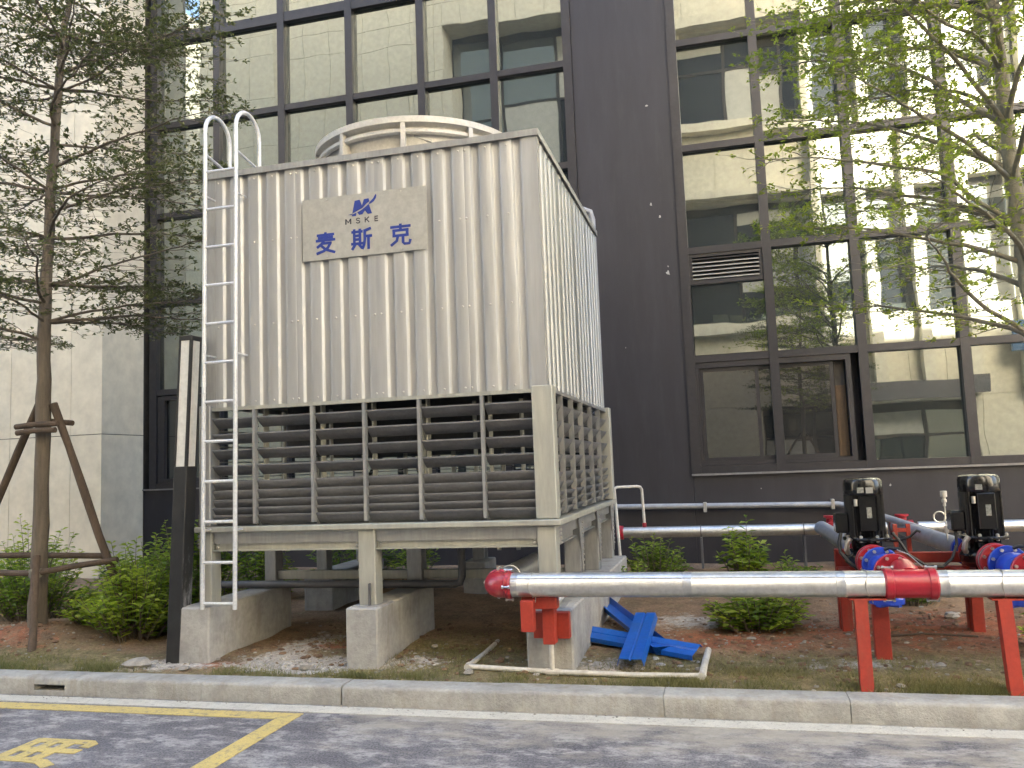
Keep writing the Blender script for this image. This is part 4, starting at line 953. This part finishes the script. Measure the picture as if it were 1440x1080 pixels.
tag(part('metal_channel', channel((-1.24, 6.85, .235), (-.29, 6.33, .20), .16, .03, (0, -.55, 1)), M['bluesheet'], ang=20), 'long blue sheet metal strip lying beneath the crossing piece', 'offcut', G_)
tag(part('metal_channel', channel((-.735, 5.98, .185), (-.72, 7.05, .315), .19, .05, (0, -.2, 1)), M['bluesheet'], ang=20), 'short blue ridged metal piece lying across the other two', 'offcut', G_)

# ------------------------------------------------------------------ vegetation
class Leaves:
    def __init__(s): s.V = []; s.T = []
    def leaf(s, p, d, up, ln, wd, tn):
        d = d.normalized(); a = d.cross(up); a = a.normalized() if a.length > 1e-4 else d.orthogonal().normalized(); u = a.cross(d)
        m_ = p+d*ln*.55+u*wd*.18
        s.V += [p, m_+a*wd*.5, p+d*ln-u*ln*.08, m_-a*wd*.5]; s.T += [tn]*4
    def build(s, name, m_, parent):
        n_ = len(s.V)//4; mb = MB(); mb.v = [tuple(v) for v in s.V]; mb.f = [(4*i, 4*i+1, 4*i+2, 4*i+3) for i in range(n_)]
        o = part(name, mb, m_, parent, smooth=False, fix=False); tone(o, s.T); return o
def rv(r_=random): return Vector((r_.uniform(-1, 1), r_.uniform(-1, 1), r_.uniform(-1, 1)))
def terminalia(loc, trunk, radii, branches, lab, lm, bm_, seed, leaf=.05, twig_n=11, dens=1.0, bark_r=.016):
    r_ = random.Random(seed)
    t_ = thing('tree', loc, lab, 'tree')
    L0 = Vector(loc)
    P = [L0+Vector(p) for p in trunk]
    # smooth knobbly trunk
    pts = []; rad = []
    for i in range(len(P)-1):
        for k in range(6):
            f = k/6; pts.append(P[i].lerp(P[i+1], f)+Vector((r_.uniform(-1, 1), r_.uniform(-1, 1), 0))*.006); rad.append((radii[i]*(1-f)+radii[i+1]*f)*r_.uniform(.94, 1.07))
    pts.append(P[-1]); rad.append(radii[-1])
    part('trunk', MB().tube(pts, rad, 14), bm_, t_, ang=60)
    lv = Leaves(); tw_ = MB()
    def cluster(p, d, q, base):
        for _ in range(q):
            dd = (d*.6+rv(r_)*.75); dd.z = dd.z*.5+.12
            lv.leaf(p+rv(r_)*.015, dd, (Vector((0, 0, 1))+rv(r_)*.5), leaf*r_.uniform(.65, 1.3), leaf*r_.uniform(.38, .55), min(1, max(0, base+r_.gauss(0, .16))))
    for (h, az, ln, rise, dn) in branches:
        # start on the trunk
        i = 0
        hz = L0.z+h
        k = min(range(len(pts)), key=lambda q: abs(pts[q].z-hz)); p = pts[k].copy()
        d = Vector((math.cos(az), math.sin(az), rise)).normalized()
        n_ = 16; line = [p.copy()]; step = ln/n_
        for s_ in range(n_):
            dz = rise*(1-.9*s_/n_)
            d = (d+Vector((r_.gauss(0, .10), r_.gauss(0, .10), 0))); d.z = dz+r_.gauss(0, .07); d.normalize()
            p = p+d*step; line.append(p.copy())
        r0 = min(rad[k]*.5, bark_r*(.6+.4*ln/1.6))
        tw_.tube(line, [r0*(1-.85*q/n_) for q in range(n_+1)], 6)
        for s_ in range(2, n_+1):
            for side in (-1, 1):
                if r_.random() < .12: continue
                base = line[s_]; dd = (line[s_]-line[s_-1]).normalized()
                a_ = r_.uniform(.6, 1.15)*side; q = Vector((dd.x*math.cos(a_)-dd.y*math.sin(a_), dd.x*math.sin(a_)+dd.y*math.cos(a_), r_.uniform(-.12, .22))).normalized()
                tl = ln*(.10+.30*(1-abs(s_/n_-.45)*1.3))*r_.uniform(.6, 1.2)
                tp = [base]; m_ = 4
                for u in range(m_):
                    q = (q+rv(r_)*.22); q.z *= .75; q.normalize(); tp.append(tp[-1]+q*tl/m_)
                tw_.tube(tp, [min(r0*.28, .0036), min(r0*.24, .003), min(r0*.2, .0025), .0018, .0013], 4, False)
                tn = r_.uniform(.25, .75)
                for u in range(1, m_+1):
                    if r_.random() < dn*dens:
                        cluster(tp[u], q, r_.randint(4, 8), tn)
                    if r_.random() < .75*dn*dens:   # side sprig
                        sd_ = rv(r_); sd_.z = abs(sd_.z)*.3; e_ = tp[u]+sd_.normalized()*tl*.28
                        tw_.tube([tp[u], e_], [.0016, .001], 3, False); cluster(e_, sd_, r_.randint(4, 8), tn)
        cluster(line[-1], d, 7, .6)
    part('branches', tw_, bm_, t_, ang=60); lv.build('foliage', lm, t_)
    return t_
rt = random.Random(3)
Lb = []
for h, cnt, ln in ((2.85, 5, 1.75), (3.2, 5, 1.8), (3.75, 4, 1.75), (4.25, 5, 1.8), (4.75, 4, 1.6), (5.3, 6, 1.7), (5.75, 6, 1.6), (6.2, 6, 1.4)):
    a0 = rt.uniform(0, 6.28)
    for k in range(cnt): Lb.append((h+rt.uniform(-.08, .08), a0+2*math.pi*k/cnt+rt.uniform(-.3, .3), ln*rt.uniform(.8, 1.1), rt.uniform(.08, .28), .95))
for h, ln in ((2.9, 1.95), (3.3, 2.0), (4.05, 1.9), (4.4, 2.0), (5.35, 1.9)): Lb.append((h, rt.uniform(-.35, .25), ln, .14, 1.0))
treeL = terminalia((-6.33, 6.62, .22), [(0, 0, -.1), (.03, 0, 1.0), (.03, 0, 2.2), (.04, 0, 3.3), (.11, 0, 4.7), (.2, 0, 5.8), (.3, .05, 6.6), (.36, .05, 7.3)], [.085, .070, .066, .055, .042, .032, .02, .008],
                   Lb, 'young tree with tiered branches and small dull leaves, propped by poles', M['leafL'], M['bark'], 5, leaf=.046, dens=.85)
Rb = []
for h, ln, rise, n_ in ((2.2, 1.6, .5, 2), (2.55, 1.7, .5, 3), (2.9, 1.8, .6, 4), (3.25, 1.9, .7, 4), (3.55, 1.9, .75, 4), (4.0, 1.7, .7, 4), (4.5, 1.7, .6, 5), (5.1, 1.5, .45, 5), (5.5, 1.2, .4, 5)):
    for k in range(n_): Rb.append((h+rt.uniform(-.08, .08), math.pi+(k-(n_-1)/2)*1.0+rt.uniform(-.25, .25), ln*rt.uniform(.85, 1.1), rise, 1.0 if h > 3 else .5))
treeR = terminalia((2.15, 6.3, .2), [(0, 0, -.1), (-.02, 0, 1.2), (-.07, 0, 2.3), (-.10, 0, 2.8), (-.12, 0, 3.4), (-.13, 0, 4.6), (-.15, 0, 5.6), (-.18, 0, 6.4)], [.075, .068, .062, .058, .048, .035, .022, .01],
                   Rb, 'tree with sparse yellow green leaves and rising limbs at the right edge', M['leafR'], M['barkpale'], 11, leaf=.041, dens=.95, bark_r=.019)

# props round the left tree
def tree_props(loc, lab):
    t_ = thing('tree_support', loc, lab, 'tree support'); L0 = Vector(loc)
    feet = [Vector((.02, -.50, -.15)), Vector((.92, .10, .05)), Vector((-.75, .30, .0))]
    tops = [Vector((.02, -.10, 2.12)), Vector((.10, .02, 2.14)), Vector((-.08, .03, 2.14))]
    tops[0] = Vector((.0, -.12, 2.08))
    feet[0] = Vector((.36, -.46, -.12)); tops[0] = Vector((.07, -.12, .72)); feet[2] = Vector((-1.45, .3, .0))
    for f, tp in zip(feet, tops):
        P = [L0+f.lerp(tp, k/5)+Vector((random.uniform(-1, 1), random.uniform(-1, 1), 0))*.006 for k in range(6)]
        part('pole', MB().tube(P, [.036*random.uniform(.9, 1.1) for _ in P], 10), M['pole_wood'], t_)
    for (a_, b_) in (((-.22, -.09, 1.93), (.26, -.09, 1.94)), ((-.20, .09, 1.97), (.26, .09, 1.95)), ((-.18, -.115, 1.87), (.24, -.10, 1.88))):
        part('tie_bar', MB().tube([L0+Vector(a_), L0+Vector((0, a_[1]-.01, a_[2]+.012)), L0+Vector(b_)], .027, 9), M['pole_wood'], t_)
    for (a_, b_) in (((-1.2, -.02, .56), (.10, -.17, .57)), ((.04, -.16, .56), (.80, .06, .66)), ((-1.1, .2, .70), (.62, .12, .69))):
        part('rail', MB().tube([L0+Vector(a_), (L0+Vector(a_)).lerp(L0+Vector(b_), .5)+Vector((0, 0, .008)), L0+Vector(b_)], .028, 9), M['pole_wood'], t_)
    part('binding', MB().lathe([(.05, -.04), (.058, -.02), (.055, 0), (.058, .02), (.05, .04)], L0+Vector((.09, -.15, .57)), n=10), M['barkpale'], t_)
    return t_
propL = tree_props((-6.30, 6.62, .22), 'rustic pole tripod propping the trunk of the young tree')

def shrub(name, loc, rx, ry, h, n_stem, lm, lab, seed, leaf=.07, group=None, bias=.5, upr=.5):
    r_ = random.Random(seed); x0, y0 = loc; z0 = tz(x0, y0)
    t_ = thing(name, (x0, y0, z0), lab, 'shrub', group); L0 = Vector((x0, y0, z0)); lv = Leaves(); st_ = MB()
    for s_ in range(n_stem):
        a_ = r_.uniform(0, 6.283); rr = math.sqrt(r_.random())
        b0 = L0+Vector((rx*.45*rr*math.cos(a_), ry*.45*rr*math.sin(a_), -.03)); b0.z = tz(b0.x, b0.y)-.02
        hh = h*(1-.55*rr**2)*r_.uniform(.55, 1.12)*(1.35 if r_.random() < .12 else 1)
        tip = Vector((L0.x+rx*rr*math.cos(a_)*r_.uniform(.8, 1.15), L0.y+ry*rr*math.sin(a_)*r_.uniform(.8, 1.15), L0.z+hh))
        mid = b0.lerp(tip, .5)+Vector((0, 0, hh*.12)); P = [b0, mid, tip]
        st_.tube(P, [.006, .0045, .002], 4, False)
        nl = max(6, int(9+hh*16)); tn = min(1, max(0, r_.gauss(bias, .2)))
        for k in range(nl):
            f = .18+.82*(k+r_.random())/nl; p = b0.lerp(mid, f*2) if f < .5 else mid.lerp(tip, f*2-1)
            an = k*2.4+r_.random(); d = Vector((math.cos(an), math.sin(an), upr*r_.uniform(-.2, 1.2)))
            lv.leaf(p, d, Vector((0, 0, 1))+rv(r_)*.5, 1.3*leaf*r_.uniform(.6, 1.25)*(1.0 if f < .9 else .75), 1.3*leaf*r_.uniform(.34, .48), min(1, max(0, tn+.35*(f-.6)+r_.gauss(0, .12))))
    part('stems', st_, M['bark'], t_); lv.build('foliage', lm, t_); return t_
SG = 'green shrubs in the bed around the staked tree'
shrub('shrub', (-5.85, 6.85), .36, .32, .36, 60, M['leafS'], 'low yellow green shrub just right of the trunk foot', 20, .07, SG, .75)
shrub('shrub', (-5.36, 6.72), .52, .5, .66, 130, M['leafS'], 'large bright green shrub between the staked tree and the bollard lamp', 21, .075, SG, .75)
shrub('shrub', (-5.1, 7.3), .62, .45, 1.02, 120, M['leafS'], 'tall mid green shrub just behind the bollard lamp', 22, .07, SG, .45)
shrub('shrub', (-6.0, 7.6), .6, .45, .62, 80, M['leafS'], 'dark green shrub under the rail right of the tree trunk', 23, .065, SG, .2)
shrub('shrub', (-7.2, 7.5), .7, .5, .72, 90, M['leafS'], 'mid green shrub at the left edge behind the trunk', 24, .07, SG, .4)
shrub('shrub', (-6.6, 8.6), .8, .4, .75, 70, M['leafS'], 'pale leafed shrub against the cream wall behind the trunk', 25, .08, SG, .8)
shrub('shrub', (-8.1, 8.4), .7, .4, .85, 60, M['leafS'], 'pale yellow green shrub at the far left against the cream wall', 29, .08, SG, .8)
shrub('shrub', (-5.2, 8.6), .6, .4, .85, 60, M['leafS'], 'shrub growing against the charcoal wall left of the tower', 26, .07, SG, .4)
shrub('shrub', (-4.6, 9.9), .7, .3, .7, 60, M['leafS'], 'green shrub seen between the tower legs', 27, .065, SG, .3)
shrub('shrub', (-3.75, 9.75), .4, .25, .6, 30, M['leafS'], 'small leafy shrub seen behind the middle of the tower base', 28, .065, SG, .6)
PG = 'leafy plants growing in front of the charcoal wall'
shrub('shrub', (-.82, 9.5), .38, .3, .55, 70, M['leafS'], 'low bushy plant beside the vent pipe in front of the wall', 31, .06, PG, .5)
shrub('shrub', (.12, 9.5), .28, .22, .68, 34, M['leafS'], 'upright leafy plant poking above the foreground pipe', 32, .085, PG, .7)
shrub('shrub', (.62, 9.4), .3, .25, .36, 22, M['leafS'], 'small sprig by the dark pipe hanger', 33, .06, PG, .6)
shrub('shrub', (.16, 7.35), .46, .32, .33, 80, M['leafS'], 'bright fern like plant under the foreground pipe', 34, .075, PG, .6, .3)
shrub('shrub', (-1.0, 8.9), .18, .15, .42, 16, M['leafS'], 'weeds growing beside the tower legs', 35, .06, PG, .7)
shrub('shrub', (2.1, 6.75), .2, .15, .2, 18, M['leafS'], 'yellow green weed by the right hand red leg', 36, .06, PG, .85)
shrub('shrub', (1.55, 8.4), .35, .2, .28, 26, M['leafS'], 'low dark weed behind the pump stand rail', 37, .06, PG, .3)

# grass behind the kerb and on the bed
V = []; T = []; F = []
cnt = 0
def dens_grass(x, y):
    d = .55*math.exp(-((y-5.76)/.13)**2)*max(0, mnoise.noise(Vector((x*1.3, 0, 9)))*1.3+.45)
    d += .55*math.exp(-(((x+2.2)/.5)**2+((y-6.35)/.4)**2)) + .5*math.exp(-(((x-.2)/1.0)**2+((y-6.05)/.35)**2)) + .55*math.exp(-(((x-1.6)/.7)**2+((y-5.95)/.3)**2)) + .9*math.exp(-(((x+6.6)/1.5)**2+((y-5.85)/.17)**2)) + .5*math.exp(-(((x+3.1)/.35)**2+((y-7.2)/.6)**2))
    if -4.75 < x < -3.9 and y < 6.1: d *= .15
    return d*(.5+1.2*mnoise.noise(Vector((x*3.2, y*3.2, 2))))
while cnt < 30000:
    x = random.uniform(-8.2, 3.0); y = 5.665+(random.random()**1.6)*2.4
    if random.random() > dens_grass(x, y): 
        continue
    if any(a < x < b_ and y > 5.95 for a, b_ in ((-4.33, -4.05), (-2.88, -2.62), (-1.47, -1.13))): continue
    z = tz(x, y); h = random.uniform(.012, .038)*(1.5 if y < 5.8 else 1); a_ = random.uniform(0, 6.28); w_ = .0028
    lx_, ly_ = random.gauss(0, .022), random.gauss(0, .022); i = len(V)
    V += [(x-w_*math.cos(a_), y-w_*math.sin(a_), z-.004), (x+w_*math.cos(a_), y+w_*math.sin(a_), z-.004), (x+lx_, y+ly_, z+h)]; F.append((i, i+1, i+2))
    gr = .75*math.exp(-(((x+6.8)/1.3)**2)) + .35*(y < 5.8)
    tn = min(1, max(0, random.gauss(.72-.55*gr, .16))); T += [tn]*3; cnt += 1
mb = MB(); mb.v = V; mb.f = F
go = tag(part('grass', mb, M['grass'], smooth=False, fix=False), 'short dry grass growing behind the kerb', 'grass', kind='stuff'); tone(go, T)

# leaf litter, rubble and stones
def rock(c, r_, sd):
    q = random.Random(sd); V = []; F = []
    rings, seg = 4, 7
    V.append((0, 0, 1))
    for i in range(1, rings):
        for k in range(seg):
            th = math.pi*i/rings; ph = 2*math.pi*(k+.5*(i % 2))/seg; V.append((math.sin(th)*math.cos(ph), math.sin(th)*math.sin(ph), math.cos(th)))
    V.append((0, 0, -1))
    for k in range(seg): F.append((0, 1+k, 1+(k+1) % seg))
    for i in range(rings-2):
        for k in range(seg): a_ = 1+i*seg+k; b_ = 1+i*seg+(k+1) % seg; F.append((a_, a_+seg, b_+seg, b_))
    n_ = len(V)-1
    for k in range(seg): F.append((n_, n_-seg+(k+1) % seg, n_-seg+k))
    sx, sy, sz = r_*q.uniform(.8, 1.4), r_*q.uniform(.7, 1.1), r_*q.uniform(.45, .7)
    return [(c[0]+x*sx*(k_:=q.uniform(.78, 1.15)), c[1]+y*sy*k_, c[2]+z*sz*k_) for x, y, z in V], F
mb = MB()
spots = [(-3.3, 6.0, .5, .16, 150), (-4.5, 5.9, .3, .12, 60), (-2.5, 6.15, .4, .15, 80), (-.9, 6.2, .3, .2, 50), (1.5, 7.4, .9, .6, 200), (.6, 6.6, .8, .5, 120), (-.2, 7.2, .7, .5, 120), (-6.4, 6.4, .6, .35, 120), (0, 6.2, 4, .4, 200), (-3.4, 6.8, .3, .5, 60)]
for k, (cx, cy, sx, sy, n_) in enumerate(spots):
    for i in range(n_):
        x, y = random.gauss(cx, sx), random.gauss(cy, sy)
        if y < 5.68: continue
        r_ = .004+.016*random.random()**3; mb.add(*rock((x, y, tz(x, y)+r_*.2), r_, k*1000+i))
tag(part('rubble', mb, M['stone'], ang=30), 'scattered mortar crumbs and pebbles on the soil', 'rubble', kind='stuff')
M['clod'] = mat('soil_clod', (.26, .165, .105), (.15, .10, .065), .95, 0, 12, .6, 60, .15)
mb = MB()
for k, (cx, cy, sx, sy, n_) in enumerate([(-6.4, 6.5, .6, .3, 220), (1.5, 7.5, .9, .5, 420), (-.1, 7.0, .7, .5, 260), (-2.9, 6.3, .35, .2, 120), (-3.4, 6.9, .4, .5, 200), (-1.9, 7.0, .5, .6, 160), (.5, 6.4, 1.6, .45, 320), (-2.1, 6.2, .5, .3, 100)]):
    for i in range(n_):
        x, y = random.gauss(cx, sx), random.gauss(cy, sy)
        if y < 5.7 or any(a < x < b_ and y > 5.93 for a, b_ in ((-4.35, -4.03), (-2.9, -2.6), (-1.49, -1.11))): continue
        r_ = .006+.026*random.random()**3; mb.add(*rock((x, y, tz(x, y)+r_*.15), r_, k*1000+i+77))
tag(part('soil_clods', mb, M['clod'], ang=25), 'crumbly brown clods lying on the bare soil', 'soil', kind='stuff')
mb = MB()
for k, (cx, cy, sx, sy, n_) in enumerate([(-3.35, 5.97, .28, .09, 120), (-3.55, 6.25, .12, .25, 50), (-4.5, 5.88, .2, .07, 40), (-2.5, 6.1, .2, .10, 60), (-.95, 6.15, .18, .12, 50), (-3.0, 5.85, .15, .05, 40)]):
    for i in range(n_):
        x, y = random.gauss(cx, sx), random.gauss(cy, sy)
        if y < 5.7: continue
        r_ = .006+.026*random.random()**3; mb.add(*rock((x, y, tz(x, y)-r_*.05), r_, k*1000+i+7777))
tag(part('mortar_rubble', mb, M['mortar'], ang=25), 'broken whitish mortar spilled in front of the plinths', 'rubble', kind='stuff')
for i, (x, y, r_, lab) in enumerate(((1.29, 6.22, .035, 'flat pale stone on bare soil between the two front posts'), (.97, 5.80, .032, 'pale upright stone right of the nearer red post'), (.87, 5.73, .016, 'tiny pale stone beside the nearer red post'), (-.27, 6.08, .030, 'white stone lying by the corner of the plastic pipe'),
        (.10, 6.95, .03, 'white stone under the bright fern like plant'), (-2.38, 6.55, .035, 'pale stone in the grass right of the middle plinth'), (-4.62, 5.84, .09, 'large mortar lump left of the bollard lamp foot'), (-4.15, 5.78, .05, 'mortar lump right of the bollard lamp foot'), (-3.15, 5.86, .06, 'white plaster lump in front of the middle plinth'), (-1.87, 5.84, .04, 'white plaster lump at the left corner of the plastic pipe'), (1.73, 7.75, .07, 'pinkish rock behind the red stand leg'))):
    mb = MB(); mb.add(*rock((x, y, tz(x, y)+r_*.25), r_, 50+i)); tag(part('stone', mb, M['stone'], ang=25), lab, 'stone', 'loose stones on the bed')

# dry sticks
mb = MB(); mb.tube([gp(1.05, 6.95, .012), gp(1.35, 6.98, .02), gp(1.72, 6.97, .012)], .008, 6)
tag(part('stick', mb, M['pole_wood']), 'thin dry stick lying on the red soil under the pumps', 'stick')

# a staked tree across the road, seen in the glass
tr = copy_tree(treeL); tr.location = (2.3, -4.9, .13); tr['label'] = 'staked street tree across the road, seen only as a reflection'
pr_ = copy_tree(propL); pr_.location = (2.33, -4.9, .13); pr_['label'] = 'pole tripod of the tree across the road, seen only as a reflection'

# fallen leaves on the soil
V = []; T = []; F = []
for i in range(900):
    x = random.uniform(-7.5, 3); y = 5.69+random.random()**1.4*3.2
    if any(a < x < b_ and y > 5.95 for a, b_ in ((-4.33, -4.05), (-2.88, -2.62), (-1.47, -1.13))): continue
    z = tz(x, y)+.006; a_ = random.uniform(0, 6.28); l_ = random.uniform(.015, .04); c_, s_ = math.cos(a_), math.sin(a_); k = len(V); t_ = random.uniform(-.3, .3)
    V += [(x, y, z), (x+c_*l_*.5-s_*l_*.25, y+s_*l_*.5+c_*l_*.25, z+l_*(.15+t_*.3)), (x+c_*l_, y+s_*l_, z+l_*.1), (x+c_*l_*.5+s_*l_*.25, y+s_*l_*.5-c_*l_*.25, z+l_*(.15-t_*.3))]
    F.append((k, k+1, k+2, k+3)); T += [random.random()]*4
mb = MB(); mb.v = V; mb.f = F
M['litter'] = leaf_mat('dead_leaves', (.10, .06, .03), (.20, .13, .065), (.34, .27, .15), .15)
lo = tag(part('leaf_litter', mb, M['litter'], smooth=False, fix=False), 'small dead leaves lying on the soil', 'leaf litter', kind='stuff'); tone(lo, T)

# grit in the gutter
mb = MB()
for i in range(700):
    x = random.uniform(-7, 3); y = 5.46-abs(random.gauss(0, .035)); r_ = .0025+.007*random.random()**4
    if mnoise.noise(Vector((x*1.1, 0, 4))) < -.15: continue
    mb.add(*rock((x, y, .004+r_*.3), r_, i+9000))
tag(part('gutter_grit', mb, M['stone'], ang=30), 'sandy grit gathered along the foot of the kerb', 'grit', kind='stuff')
